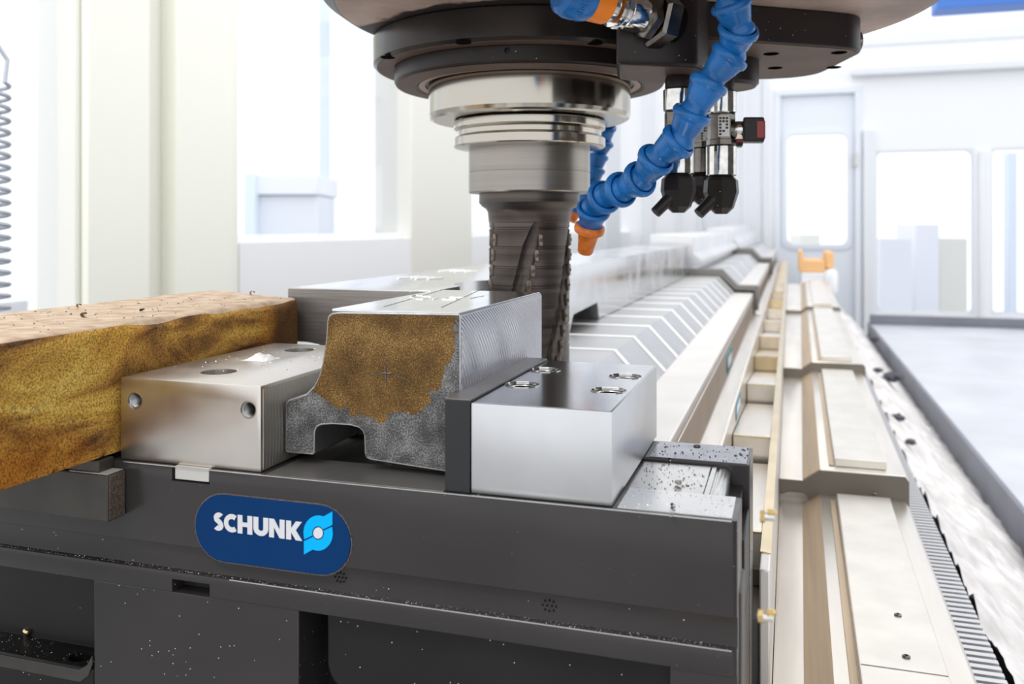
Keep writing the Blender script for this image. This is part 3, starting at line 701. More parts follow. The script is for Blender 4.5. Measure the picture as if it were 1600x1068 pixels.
# rounded vertical corners at the right end, slots
def corner_cutter(xr, yf, r, z0, z1):
    p = [(xr+0.01, yf-0.01)]
    q = [(xr-r, yf-0.01)]+[(xr-r+r*math.sin(a), yf+r-r*math.cos(a)) for a in [PI/2*i/8 for i in range(9)]]+[(xr+0.01, yf+r)]
    return prism(q+p, 'z', z0, z1)
cut(fb, [box(-0.3725, -0.3445, 0.44, 0.52, -0.1602, -0.14), box(-0.3725, -0.3445, 0.44, 0.475, -0.24, -0.2222),
         corner_cutter(XR, 0.463, 0.0035, -0.25, -0.14)])
top = obj('top_land', box(-0.305, -0.1885, 0.4645, 0.5045, -0.1512, -0.1506, 0.0002), M['work_front'], fb)
obj('worn_land', box(-0.0885, -0.0285, 0.4665, 0.5040, -0.1512, -0.1505, 0.0002), M['work'], fb)
obj('edge_line', box(-0.410, -0.0285, 0.4628, 0.4634, -0.1514, -0.1508), M['steel'], fb)
obj('edge_line', box(-0.33, -0.0285, 0.4627, 0.4634, -0.2180, -0.2173), M['steel'], fb)
for hx_, st_ in ((-0.1265, 0.0024), (-0.2555, 0.0022)):
    bm = B()
    for dx, dz in ((-1, 1), (0, 1.2), (1, 1), (-1.6, 0), (-.5, 0), (.6, 0), (1.6, 0), (-1, -1), (0, -1.2), (1, -1)):
        lathe([(0.0005, 0), (0.0005, 0.0005)], T(hx_+dx*st_, 0.4672, CZ-0.2088+dz*st_) @ Matrix.Rotation(PI/2, 4, 'X'), 8, bm)
    tag(obj('pin_hole_pattern', bm, M['hole'], fb), kind='stuff')
obj('light_rail', box(XL, -0.0475, 0.5055, 0.574, -0.1640, -0.1530, 0.0006), M['steel'], base)
obj('rail_cap', prism([(-0.0472, -0.166), (-0.0472, -0.1530), (-0.0440, -0.1530), (-0.0440, -0.1545), (-0.0425, -0.1545), (-0.0425, -0.1535), (-0.0390, -0.1535), (-0.0360, -0.1560), (-0.0360, -0.18)], 'y', 0.5056, 0.574, 0.0003), M['steel'], base)
rb = obj('rear_bar', box(XL, -0.0240, 0.5755, 0.622, -0.345, -0.151, 0.0008), M['black'], base)
obj('cross_slot', box(-0.0757, -0.0743, 0.5757, 0.6218, -0.1513, -0.1507), M['hole'], rb)
obj('rear_land', box(-0.0880, -0.0262, 0.5770, 0.6205, -0.1512, -0.1506, 0.0002), mat('blued_steel', (0.27, 0.28, 0.32), 0.2, 0.9, var=0.3, vscale=60), rb)
obj('core', box(XL, -0.0285, 0.5055, 0.5755, -0.345, -0.1642), M['black_deep'], base)
obj('end_cover', box(-0.0285, -0.0245, 0.515, 0.575, -0.30, -0.178, 0.001), M['black_deep'], base)
obj('end_seam', box(-0.0252, -0.0242, 0.516, 0.574, -0.2225, -0.2205), M['bar'], base)
obj('end_casting', box(-0.0300, -0.0240, 0.476, 0.512, -0.40, -0.192, 0.002), M['bar'], base)
ped = obj('pedestal', box(-0.4346, -0.2820, 0.4640, 0.5054, -0.3999, -0.2308, 0.0008), M['black'], base)
pk = obj('left_pocket', prism([(0.4640, -0.40), (0.4640, -0.2910), (0.4650, -0.2897), (0.4885, -0.2897), (0.4885, -0.2308), (0.5054, -0.2308), (0.5054, -0.40)], 'x', XL, -0.4348, 0.0006), M['black_deep'], base)
hz = CZ-0.2897
cut(pk, [cyl((-0.4565, 0.4760, hz-0.03), (-0.4565, 0.4760, hz+0.01), 0.0078, 32), ])
obj('pocket_lip', prism([(XL, -0.2996), (XL, -0.2910), (-0.4455, -0.2910), (-0.4395, -0.2870), (-0.4352, -0.2800), (-0.4352, -0.2860), (-0.4385, -0.2940), (-0.4455, -0.2992)], 'y', 0.4632, 0.4641, 0.0003), M['bar'], pk)
pr = obj('right_panel', prism([(-0.2670, -0.2308), (-0.2670, -0.262)] + [(-0.2670+0.012-0.012*math.cos(a), -0.262-0.012*math.sin(a)*1.3) for a in [PI/2*i/8 for i in range(1, 9)]] + [(-0.034, -0.2776-0.02), (-0.0285, -0.2308)], 'y', 0.4720, 0.4990, 0.0008), M['black_deep'], base)
obj('right_body', box(-0.2819, -0.0350, 0.4990, 0.5054, -0.40, -0.2308), M['black_deep'], base)
obj('right_foot', box(-0.2660, -0.0450, 0.4760, 0.4990, -0.40, -0.2990), M['black_deep'], base)
obj('corner_gusset', prism([(-0.0285, -0.2308), (-0.0255, -0.2308), (-0.0255, -0.236), (-0.0450, -0.262), (-0.0600, -0.262), (-0.0600, -0.2308)], 'y', 0.4645, 0.4990, 0.0006), M['black'], base)

# maker's plate: navy capsule, white word, cyan emblem with a white dot
zc = -0.1860
plate = obj('maker_plate', prism([(x, z) for x, z in plate_poly(-0.30035, zc, 0.1085, 0.0415)], 'y', 0.4620, 0.4632, 0.0004), M['navy'], base)
rim_o = plate_poly(-0.30035, zc, 0.1100, 0.0430)
rim = obj('plate_rim', prism(rim_o, 'y', 0.4627, 0.4631), M['bar_end'], plate)
K = 0.0000697
def cp(cx, cy):
    """emblem drawing units -> (x, z) on the plate"""
    return (-0.3405+(cx-262)/786*0.0620, -0.1818-(cy-(507+0.108*(cx-1187)))*K)
def flat_poly(bm, pts, y=0.4619):
    vs_ = [bm.verts.new((x, y, z+CZ)) for x, z in pts]
    f_ = bm.faces.new(vs_); bmesh.ops.triangulate(bm, faces=[f_])
def ext(pts, m, name, parent, y0=0.46165, y1=0.4621):
    return obj(name, prism(pts, 'y', y0, y1), m, parent)
# letters in a unit box (x 0..w, z 0..1)
def stroke(path, t):
    """outline of a polyline of half width t"""
    n = len(path); Lf, Rt = [], []
    for i, p in enumerate(path):
        a = Vector(path[max(i-1, 0)]); b = Vector(path[min(i+1, n-1)]); d = (b-a).normalized(); nrm = Vector((-d.y, d.x))
        Lf.append((p[0]+nrm.x*t, p[1]+nrm.y*t)); Rt.append((p[0]-nrm.x*t, p[1]-nrm.y*t))
    return Lf+Rt[::-1]
def arc(cx, cy, rx, ry, a0, a1, n=14):
    return [(cx+rx*math.cos(math.radians(a0+(a1-a0)*i/n)), cy+ry*math.sin(math.radians(a0+(a1-a0)*i/n))) for i in range(n+1)]
t_ = 0.135
S = stroke(arc(0.30, 0.715, 0.155, 0.15, 35, 205, 10)+[(0.17, 0.60), (0.27, 0.53), (0.36, 0.46)]+arc(0.27, 0.29, 0.165, 0.155, 40, -145, 12)[0:], t_)
C_ = stroke(arc(0.49, 0.5, 0.355, 0.365, 52, 308, 22), t_)
H_ = [(0, 0), (0.27, 0), (0.27, 0.38), (0.55, 0.38), (0.55, 0), (0.82, 0), (0.82, 1), (0.55, 1), (0.55, 0.62), (0.27, 0.62), (0.27, 1), (0, 1)]
U_ = stroke([(0.135, 1.0), (0.135, 0.7)]+arc(0.405, 0.41, 0.27, 0.275, 180, 360, 16)+[(0.675, 0.7), (0.675, 1.0)], t_)
N_ = [(0, 0), (0.27, 0), (0.27, 0.55), (0.58, 0), (0.85, 0), (0.85, 1), (0.58, 1), (0.58, 0.45), (0.27, 1), (0, 1)]
K_ = [(0, 0), (0.27, 0), (0.27, 0.40), (0.52, 0), (0.86, 0), (0.52, 0.53), (0.84, 1), (0.52, 1), (0.27, 0.62), (0.27, 1), (0, 1)]
lx = {'S': (262, 350), 'C': (355, 470), 'H': (480, 612), 'U': (622, 755), 'N': (762, 898), 'K': (912, 1050)}
for nm, pts in (('S', S), ('C', C_), ('H', H_), ('U', U_), ('N', N_), ('K', K_)):
    x0 = min(p[0] for p in pts); x1 = max(p[0] for p in pts); z0 = min(p[1] for p in pts); z1 = max(p[1] for p in pts)
    a = cp(lx[nm][0], 0)[0]; b = cp(lx[nm][1], 0)[0]
    zb, ht = -0.18770, 0.01125
    q = [(a+(p[0]-x0)/(x1-x0)*(b-a), zb+(p[1]-z0)/(z1-z0)*ht) for p in pts]
    ext(q, M['white_print'], 'letter', plate)
# emblem: two mirrored vanes around the dot
def sm(cx, cy): return cp(cx, cy)
vane = [(1068, 562), (1062, 500)]+[(1187+125*math.cos(math.radians(a)), 507-150*math.sin(math.radians(a))) for a in range(176, 72, -8)]+[(1232, 366), (1308, 322), (1308, 436), (1232, 474)]
vane += [(1187+50*math.cos(math.radians(a)), 507-58*math.sin(math.radians(a))) for a in range(28, 206, 12)]+[(1140, 528)]
vane2 = [(2*1187-x, 2*507-y) for x, y in vane]
for q in (vane, vane2):
    ext([sm(*p) for p in q], M['cyan'], 'emblem_vane', plate)
ext([sm(1187+41*math.cos(2*PI*i/32), 507+48*math.sin(2*PI*i/32)) for i in range(32)], M['white_print'], 'emblem_dot', plate)

# ---------------------------------------------------------------- jaws
lj = thing('left_jaw', 'wide pale steel jaw block with two threaded front holes', 'jaw', (-0.363, 0.56, CZ-0.151))
lb = obj('jaw_block', box(-0.4155, -0.3098, 0.4662, 0.644, -0.1508, -0.0974, 0.0011), M['jaw_warm'], lj)
TH = [(-0.36215, 0.5205), (-0.3645, 0.600)]
TH = [zpt(342, 580.5, -0.0974), zpt(468, 546.5, -0.0974)]
FH = []
for u, v in ((211, 626), (388, 640)):
    x = xY(u, 0.4662); FH.append((x, -(v-HV)*(-x*sn+0.4662*cs)/FPX))
cuts = [cyl((x, y, CZ-0.125), (x, y, CZ-0.09), 0.0118, 48) for x, y in TH]
cuts += [cyl((x, 0.45, CZ+z), (x, 0.492, CZ+z), 0.0053, 40) for x, z in FH]
cut(lb, cuts)
for x, z in FH:
    prof = []
    prof.append((0.0056, 0.0)); prof.append((0.0050, 0.0010))
    for k in range(14):
        prof += [(0.0043, 0.0013+k*0.0018), (0.0051, 0.0022+k*0.0018)]
    obj('thread', lathe(prof, T(x, 0.4660, CZ+z) @ Matrix.Rotation(-PI/2, 4, 'X'), 32, cap=False), M['thread'], lb)
    obj('hole_bottom', lathe([(0.0050, 0), (0.0050, 0.0005)], T(x, 0.491, CZ+z) @ Matrix.Rotation(-PI/2, 4, 'X'), 24), M['hole'], lb)
obj('grip_face', box(-0.3099, -0.3094, 0.4685, 0.642, -0.1495, -0.0995), M['jaw_grip'], lb)
obj('locating_key', box(-0.3712, -0.3458, 0.4640, 0.52, -0.1592, -0.1508, 0.0004), M['key'], lj)

rj = thing('right_jaw', 'bright ground steel jaw block with four sunk screws', 'jaw', (-0.132, 0.55, CZ-0.151))
X0, X1, Y0, Y1 = -0.1722, -0.0912, 0.4660, 0.632
rbk = obj('jaw_block', box(X0, X1, Y0, Y1, -0.1505, -0.0994, 0.0007), M['jaw_bright'], rj)
SH = [zpt(u, v, -0.0994) for u, v in ((851, 578), (977, 588), (816, 601), (951, 610))]
cut(rbk, [cyl((x, y, CZ-0.1085), (x, y, CZ-0.09), 0.0107, 48) for x, y in SH])
bm = box(X0+0.0012, X1-0.0012, Y0+0.0012, Y1-0.0012, -0.0996, -0.09925)
tp = obj('milled_top', bm, M['jaw_top'], rbk)
cut(tp, [cyl((x, y, CZ-0.1085), (x, y, CZ-0.09), 0.0109, 48) for x, y in SH])
for i, (x, y) in enumerate(SH):
    s_ = obj('screw', lathe([(0.0099, -0.0088), (0.0099, -0.0022), (0.0090, -0.0012), (0.0072, -0.0012), (0.0068, -0.0018), (0.0066, -0.0080)], T(x, y, CZ-0.0996), 40), M['steel'], rj)
    obj('hex_socket', lathe([(0.0066, -0.0079), (0.0066, -0.0018), (0.0074, -0.0014)], T(x, y, CZ-0.0996) @ Matrix.Rotation(0.3+i, 4, 'Z'), 6, cap=False), M['hole'], s_)
    obj('dark_bore_liner', lathe([(0.0105, -0.0088), (0.0105, -0.0004)], T(x, y, CZ-0.0994), 40, cap=False), M['dark_chrome'], s_)  # dark liner added; the counterbore's shade is put into its colour
    obj('countersink_ring', lathe([(0.0104, -0.0012), (0.0107, 0.0005), (0.0111, 0.0005), (0.0111, -0.0004)], T(x, y, CZ-0.0994), 40, cap=False), M['chrome'], s_)
pad = lone('clamp_pad', box(-0.1880, -0.1726, 0.4656, 0.632, -0.1508, -0.0982, 0.0005), M['black_side'], 'narrow black pad plate between the rail piece and the bright jaw', 'plate')
obj('pad_top', box(-0.0074, 0.0074, -0.0825, 0.0825, 0.0526, 0.0530, 0.0001, rel=False), M['work_front'], pad, world=False)

# ---------------------------------------------------------------- clamped rail piece
rail = thing('rail_piece', 'short rail section with a rusty sawn end clamped between the jaws', 'rail', (-0.245, 0.575, CZ-0.1445))
Yr, Yr2 = 0.4910, 0.6700
def rp(u, v):
    x = xY(u, Yr); return (x, -(v-HV)*(-x*sn+Yr*cs)/FPX)
prof = [rp(722, 490), rp(530, 487), rp(519, 488.5), rp(513, 493), rp(511, 501), rp(509, 530), rp(504, 565), rp(498, 587), rp(490, 603), rp(478, 615), rp(463, 620), rp(450, 624), rp(446, 630),
        rp(445.5, 704), rp(447.5, 707), rp(489, 710), rp(491.5, 707), rp(492, 674), rp(495, 667), rp(502, 663.5), rp(520, 662.5), rp(548, 664.5), rp(560, 668), rp(566, 673), rp(568.5, 680), rp(569.5, 708), rp(572, 715), rp(578, 718)]
xr_ = -0.1881
prof[0] = (xr_-0.001, prof[0][1]); 
zb_ = rp(578, 718)[1]
prof += [(xr_-0.002, zb_-0.0035), (xr_, zb_-0.001), (xr_, prof[0][1]-0.0015)]
rbody = obj('rail_body', prism(prof, 'y', Yr, Yr2, 0.0006), M['rail_skin'], rail)
cx_ = sum(p[0] for p in prof)/len(prof); 
def shrink(p, k):
    # inset the outline toward its own edges
    n = len(p); o_ = []
    area2 = sum(p[i][0]*p[(i+1) % n][1]-p[(i+1) % n][0]*p[i][1] for i in range(n)); s_ = 1 if area2 > 0 else -1
    for i in range(n):
        a = Vector(p[i-1]); b = Vector(p[i]); c = Vector(p[(i+1) % n])
        d1 = (b-a).normalized(); d2 = (c-b).normalized(); nn = Vector((-d1.y-d2.y, d1.x+d2.x))
        if nn.length < 1e-6: nn = Vector((-d1.y, d1.x))
        o_.append(tuple(b+nn.normalized()*k*s_))
    return o_
obj('sawn_end', prism(shrink(prof, 0.0011), 'y', Yr-0.0005, Yr+0.0005), M['rail_end'], rail)
ztop = -0.0518
obj('milled_side', box(xr_-0.0004, xr_+0.0004, Yr+0.0012, Yr2-0.0005, zb_+0.001, prof[0][1]-0.0018), M['rail_side'], rail)
xt0 = prof[3][0]
obj('ground_top', prism([(xt0+0.002, Yr+0.0015), (xr_-0.0016, Yr+0.0015), (xr_-0.0016, Yr2-0.001), (xt0+0.002, Yr2-0.001)], 'z', prof[0][1]-0.0009, prof[0][1]+0.0004), M['rail_top'], rail)
zt2 = prof[0][1]+0.0004
def zt_pt(u, v): x, y = zpt(u, v, zt2); return Vector((x, y, CZ+zt2))
bm = B()
for seg_ in ([(640, 455), (655, 454.5), (673, 455)], [(642, 463), (650, 461.5), (657, 464), (648, 466.5), (642, 465)], [(657, 462), (668, 465), (660, 467.5), (650, 467)], [(663, 463), (674, 464)],
             [(676, 467.5), (684, 465.5)], [(691, 467.5), (705, 463.2), (714, 466), (711, 468), (691, 468)], [(700, 464.5), (724, 464.8)]):
    tube([zt_pt(*p) for p in seg_], 0.0007, 5, bm)
obj('chalk_mark', bm, M['chalk'], rail)
bm = B()
for a, b in (((600, 479), (690, 453)), ((690, 480), (756, 450)), ((735, 466), (756, 462))):
    tube([zt_pt(*a), zt_pt(*b)], 0.00025, 4, bm)
obj('scribed_line', bm, M['bar'], rail)
# punched cross and scribed arc on the sawn end
def yr_pt(u, v): x, z = rp(u, v); return Vector((x, Yr-0.0006, CZ+z))
bm = tube([yr_pt(603, 570), yr_pt(603.5, 597)], 0.0007, 5); tube([yr_pt(596, 582), yr_pt(612, 583)], 0.0006, 5, bm)
obj('punch_cross', bm, M['bar_end'], rail)
bm = tube([yr_pt(u, v) for u, v in ((566, 581), (585, 584.5), (612, 586), (628, 589), (642, 596))], 0.00025, 4)
obj('scribed_arc', bm, M['bar_end'], rail)
lone('parallel_strip', box(-0.238, -0.200, 0.500, 0.66, -0.1506, -0.1462, 0.0004), M['black_deep'], 'thin dark spacer strip under the clamped rail piece', 'spacer')

# ---------------------------------------------------------------- rusty beam, its shim and support bar
bmb = B()
from mathutils import noise as mnoise
bx0, bx1, by0, by1, bz0, bz1 = -0.555, -0.4205, 0.30, 0.690, -0.1470, -0.0635
ny, nz_, nx_ = 110, 24, 34
def dent(p, amp):
    return amp*(mnoise.noise(p*14)+0.5*mnoise.noise(p*45)+0.3*mnoise.noise(p*110))
def endy(x): return by1+(bx1-x)*0.45
def sheet(fn, n, m_, mi=0):
    g2 = [[bmb.verts.new(fn(i/n, j/m_)) for j in range(m_+1)] for i in range(n+1)]
    for i in range(n):
        for j in range(m_):
            bmb.faces.new((g2[i][j], g2[i+1][j], g2[i+1][j+1], g2[i][j+1])).material_index = mi
def P(x, y, z):
    v = Vector((x, y, z)); ex = 0.0007
    fx = max(0, 1-abs(x-bx1)/0.006) ; fz = max(0, 1-abs(z-bz1)/0.006)
    r = fx*fz
    chip = max(0, mnoise.noise(Vector((y*22, 0.5, 0)))-0.05)
    return Vector((x-dent(v+Vector((5, 0, 0)), ex)*(1 if fx > 0 else 0.4)-r*(0.0018+0.004*chip), y, z+dent(v, ex)*0.6-r*(0.0016+0.005*chip)+CZ))
Yf = lambda t, x: by0+(endy(x)-by0)*t
sheet(lambda a, b: P(bx1, Yf(a, bx1), bz0+(bz1-bz0)*b), ny, nz_)
sheet(lambda a, b: P(bx1+(bx0-bx1)*b, Yf(a, bx1+(bx0-bx1)*b), bz1), ny, nx_, 1)
sheet(lambda a, b: P(bx1+(bx0-bx1)*b, Yf(a, bx1+(bx0-bx1)*b), bz0), 20, 8)
sheet(lambda a, b: P(bx0, Yf(a, bx0), bz0+(bz1-bz0)*b), 20, 8)
sheet(lambda a, b: P(bx1+(bx0-bx1)*a, Yf(1, bx1+(bx0-bx1)*a), bz0+(bz1-bz0)*b), nx_, nz_)
sheet(lambda a, b: P(bx1+(bx0-bx1)*a, Yf(0, bx1+(bx0-bx1)*a), bz0+(bz1-bz0)*b), nx_, nz_)
bmesh.ops.remove_doubles(bmb, verts=bmb.verts, dist=0.00005)
beam = lone('rusty_beam', bmb, M['beam'], 'large rust orange steel beam lying along the left of the jaws', 'beam', smooth=60)
beam.data.materials.append(M['beam_top'])
bn = M['beam'].node_tree.nodes['burnt_end']
bn.inputs['From Min'].default_value = 0.655-beam.location.y+0.012; bn.inputs['From Max'].default_value = 0.672-beam.location.y+0.012
lone('shim_plate', box(-0.4500, -0.4175, 0.4500, 0.4630, -0.1556, -0.1482, 0.0006), M['bar'], 'small grey shim plate wedged under the rusty beam', 'shim')
sb = thing('support_bar', 'dark square support bar on the base front below the rusty beam', 'bar', (-0.55, 0.456, CZ-0.19))
obj('bar_body', box(-0.70, -0.4085, 0.4480, 0.4628, -0.1855, -0.1558, 0.0010), M['bar'], sb)
obj('sawn_end', box(-0.4088, -0.4080, 0.4490, 0.4620, -0.1846, -0.1566, 0.0003), M['bar_end'], sb)
obj('bright_top', box(-0.4400, -0.4095, 0.4488, 0.4622, -0.1560, -0.15565), M['cover_flat'], sb)

# ---------------------------------------------------------------- spindle head
head = thing('spindle_unit', 'large grey milling head with stepped dark flange rings above', 'machine head', (ax_, ay_, CZ+0.10))
hc = Wd(0.10, 0.745, 0)
prof = [(0.02, 0.30), (0.262, 0.30), (0.262, 0.205), (0.258, 0.190), (0.247, 0.1825), (0.238, 0.1818), (0.02, 0.1818)]
obj('housing', lathe([(r, h+CZ) for r, h in prof], T(hc.x, hc.y, 0), 128), M['head_paint'], head)
um = mat('oily_underside', (0.52, 0.385, 0.32), 0.5, 0.0, 0.3, var=0.4, vscale=16, bump=0.5, bscale=700)
un = um.node_tree; up_ = un.nodes['Principled BSDF']; UL = un.links.new
utc = un.nodes.new('ShaderNodeTexCoord'); usp = un.nodes.new('ShaderNodeSeparateXYZ'); UL(utc.outputs['Object'], usp.inputs[0])
ucb = un.nodes.new('ShaderNodeCombineXYZ'); UL(usp.outputs[0], ucb.inputs[0]); UL(usp.outputs[1], ucb.inputs[1])
ule = un.nodes.new('ShaderNodeVectorMath'); ule.operation = 'LENGTH'; UL(ucb.outputs[0], ule.inputs[0])
uno = un.nodes.new('ShaderNodeTexNoise'); uno.inputs['Scale'].default_value = 28; uno.inputs['Detail'].default_value = 7; UL(utc.outputs['Object'], uno.inputs['Vector'])
uma = un.nodes.new('ShaderNodeMath'); uma.operation = 'MULTIPLY_ADD'; uma.inputs[1].default_value = 0.055; UL(uno.outputs['Fac'], uma.inputs[0]); UL(ule.outputs['Value'], uma.inputs[2])
urm = un.nodes.new('ShaderNodeMapRange'); urm.inputs['From Min'].default_value = 0.190; urm.inputs['From Max'].default_value = 0.196; UL(uma.outputs[0], urm.inputs['Value'])
umx = un.nodes.new('ShaderNodeMix'); umx.data_type = 'RGBA'; UL(urm.outputs[0], umx.inputs[0]); umx.inputs[6].default_value = (0.03, 0.022, 0.02, 1)
UL(up_.inputs['Base Color'].links[0].from_socket, umx.inputs[7]); UL(umx.outputs[2], up_.inputs['Base Color'])
M['underside'] = um
obj('housing_underside', lathe([(0.246, 0.1824+CZ), (0.240, 0.1812+CZ), (0.02, 0.1812+CZ)], T(hc.x, hc.y, 0), 96), M['underside'], head)
TA = T(ax_, ay_, CZ)
r1 = obj('outer_ring', lathe([(0.06, 0.1811), (0.1500, 0.1811), (0.1515, 0.1795), (0.1515, 0.1552), (0.1485, 0.1526), (0.06, 0.1526)], TA, 128), M['ring_grey'], head)
cutr = []
for a in range(0, 360, 36):
    a_ = math.radians(a+14); c = Vector((ax_+0.141*math.cos(a_), ay_+0.141*math.sin(a_), CZ))
    cutr.append(cyl(c+Vector((0, 0, 0.145)), c+Vector((0, 0, 0.162)), 0.0052, 20))
cut(r1, cutr)
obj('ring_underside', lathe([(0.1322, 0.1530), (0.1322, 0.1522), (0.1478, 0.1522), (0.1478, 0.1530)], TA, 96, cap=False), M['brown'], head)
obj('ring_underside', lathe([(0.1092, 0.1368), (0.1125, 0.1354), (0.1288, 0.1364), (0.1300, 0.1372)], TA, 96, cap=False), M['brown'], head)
for u, v in ((724, 67), (606, 90), (930, 68)):
    x, y = zpt(u, v, 0.1521)
    obj('bolt_hole', lathe([(0.0066, 0.0006), (0.0066, -0.0001)], T(x, y, CZ+0.1521), 24), M['hole'], head)
r2_ = obj('inner_ring', lathe([(0.06, 0.1525), (0.1306, 0.1525), (0.1314, 0.1518), (0.1314, 0.1395), (0.1290, 0.1370), (0.1120, 0.1360), (0.1085, 0.1385), (0.06, 0.1385)], TA, 128), M['brown_dark'], head)
fd = Vector((ax_, ay_, 0)); dv = (Vector((0.00, 0, 0))-fd); dv.z = 0; dv.normalize()
dv2 = Matrix.Rotation(math.radians(-8), 3, 'Z') @ dv
hp = Vector((ax_, ay_, CZ+0.1475))+dv2*0.127
cut(r2_, [cyl(hp, hp+dv2*0.01, 0.0026, 20)])
obj('seal_lip', lathe([(0.1083, 0.1384), (0.1083, 0.1366), (0.1020, 0.1372), (0.1020, 0.1384)], TA, 96, cap=False), M['seal'], head)
nose = obj('spindle_nose', lathe([(0.05, 0.139), (0.0965, 0.139), (0.0985, 0.1375), (0.0987, 0.1085), (0.0972, 0.1050), (0.0940, 0.1035), (0.0720, 0.1035), (0.0715, 0.1060), (0.05, 0.1060)], TA, 128), M['spindle'], head)
# oily build-up where ring meets housing
tool = thing('milling_tool', 'milling cutter in its steel holder cutting the long workpiece', 'tool', (ax_, ay_, CZ-0.135))
obj('holder_flange', lathe([(0.05, 0.108), (0.0665, 0.108), (0.0670, 0.1030), (0.0738, 0.1022), (0.0742, 0.1015), (0.0742, 0.0955), (0.0735, 0.0948), (0.0705, 0.0928), (0.0705, 0.0885), (0.0735, 0.0865), (0.0742, 0.0858), (0.0742, 0.0785), (0.0730, 0.0775), (0.0600, 0.0765), (0.05, 0.0765)], TA, 128), M['spindle'], tool)
obj('holder_body', lathe([(0.04, 0.077), (0.0592, 0.077), (0.0594, 0.0760), (0.0594, 0.0536), (0.0588, 0.0534), (0.0588, 0.0526), (0.0594, 0.0524), (0.0594, 0.0345), (0.0585, 0.0332), (0.0490, 0.0326), (0.04, 0.0326)], TA, 128), M['holder'], tool)
cutp = [(0.03, 0.0328), (0.0492, 0.0328), (0.0494, 0.0240), (0.0465, 0.0205), (0.0425, 0.0180), (0.0408, 0.0150)]
cb_ = obj('cutter_body', lathe(cutp+[(0.0398, 0.0050), (0.0394, 0.0045)]+[q for k in range(7) for q in ((0.0394, 0.0005-k*0.0185), (0.0386, -0.0002-k*0.0185), (0.0386, -0.0016-k*0.0185), (0.0396, -0.0022-k*0.0185), (0.0396, -0.0032-k*0.0185), (0.0393, -0.0042-k*0.0185))]+[(0.0394, -0.1330), (0.0380, -0.1350), (0.03, -0.1350)], TA, 128), M['cutter'], tool)
# helical flutes
fl = []
NF = 5
for k in range(NF):
    pts = []
    for i in range(28):
        z = -0.150+0.155*i/27; a = 2*PI*k/NF+0.5+(z+0.135)*6.5
        pts.append(Vector((ax_+0.0415*math.cos(a), ay_+0.0415*math.sin(a), CZ+z)))
    fl.append(tube(pts, [0.0082]*24+[0.007, 0.006, 0.005, 0.003], 12))
cut(cb_, fl)
i0 = None
for k in range(NF):
    for i in range(9):
        z = -0.128+0.0145*i; a = 2*PI*k/NF+0.5+(z+0.135)*6.5+0.21
        if i0 is None:
            ib = box(-0.0022, 0.0022, -0.0022, 0.0022, -0.0058, 0.0058, 0.0009, rel=False)
            i0 = obj('insert', ib, M['insert_gold'], tool, world=False); o_ = i0
            scr = obj('insert_screw', lathe([(0.0017, 0), (0.0017, 0.0025), (0.0010, 0.0029)], Matrix.Rotation(PI/2, 4, 'Y'), 12), M['insert'], o_, world=False)
        else:
            o_ = i0.copy(); COL.objects.link(o_); o_.parent = tool
            s2 = scr.copy(); COL.objects.link(s2); s2.parent = o_
        o_.location = (0.0388*math.cos(a), 0.0388*math.sin(a), z+0.135)
        o_.rotation_euler = (0, 0, a-0.12)

# ---------------------------------------------------------------- coolant manifold with valves, hoses
man = thing('coolant_manifold', 'dark brown coolant manifold plate bolted under the milling head', 'manifold', Wd(0.19, 0.78, 0.15))
def rd(poly): return [(Wd(r, d, 0).x, Wd(r, d, 0).y) for r, d in poly]
def arc_rd(c, r, a0, a1, n=8): return [(c[0]+r*math.cos(math.radians(a0+(a1-a0)*i/n)), c[1]+r*math.sin(math.radians(a0+(a1-a0)*i/n))) for i in range(n+1)]
pp = [(0.112, 0.688), (0.270, 0.735)]+arc_rd((0.272, 0.770), 0.032, -80, 0)+[(0.304, 0.835)]+arc_rd((0.262, 0.850), 0.042, 0, 70)+[(0.262, 0.895), (0.112, 0.905)]
mp_ = obj('plate', prism(rd(pp), 'z', 0.1515, 0.1810, 0.0015), M['brown_dark'], man)
inn = [(0.114, 0.692), (0.268, 0.738)]+arc_rd((0.272, 0.770), 0.029, -80, 0)+[(0.301, 0.835)]+arc_rd((0.262, 0.850), 0.039, 0, 70)+[(0.262, 0.892), (0.114, 0.902)]
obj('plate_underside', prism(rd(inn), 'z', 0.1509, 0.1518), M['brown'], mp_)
for u, v in ((1205, 84), (1211, 106), (1311, 82), (1303, 105)):
    x, y = zpt(u, v, 0.1509)
    obj('bolt_hole', lathe([(0.0068, 0), (0.0064, -0.0004), (0.0050, -0.0004), (0.0046, 0.0002)], T(x, y, CZ+0.1509), 24), M['hole'], mp_)
q = onD(1343, 65, 0.775)
obj('side_plug', lathe([(0.009, 0), (0.009, 0.003), (0.007, 0.004)], along(q+Vector((-0.003, 0, 0)), q+Vector((1, 0.3, 0))), 24), M['dark_chrome'], mp_)
bp = [(0.0785, 0.660), (0.1420, 0.672), (0.155, 0.690), (0.160, 0.72), (0.160, 0.760), (0.0885, 0.735)]
blk = obj('block', prism(rd(bp), 'z', 0.1235, 0.1808, 0.004, 3), M['brown_dark'], man)
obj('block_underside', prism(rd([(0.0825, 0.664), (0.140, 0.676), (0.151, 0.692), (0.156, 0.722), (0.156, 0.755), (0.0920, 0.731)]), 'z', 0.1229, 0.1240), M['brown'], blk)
c = Wd(0.192, 0.80, 0)
obj('round_boss', lathe([(0.02, 0.1512), (0.0325, 0.1512), (0.0325, 0.1300), (0.0300, 0.1275), (0.02, 0.1275)], T(c.x, c.y, CZ), 48), M['brown_dark'], man)
obj('boss_underside', lathe([(0.02, 0.1278), (0.0298, 0.1278), (0.0295, 0.1270), (0.02, 0.1270)], T(c.x, c.y, CZ), 48), M['brown'], man)

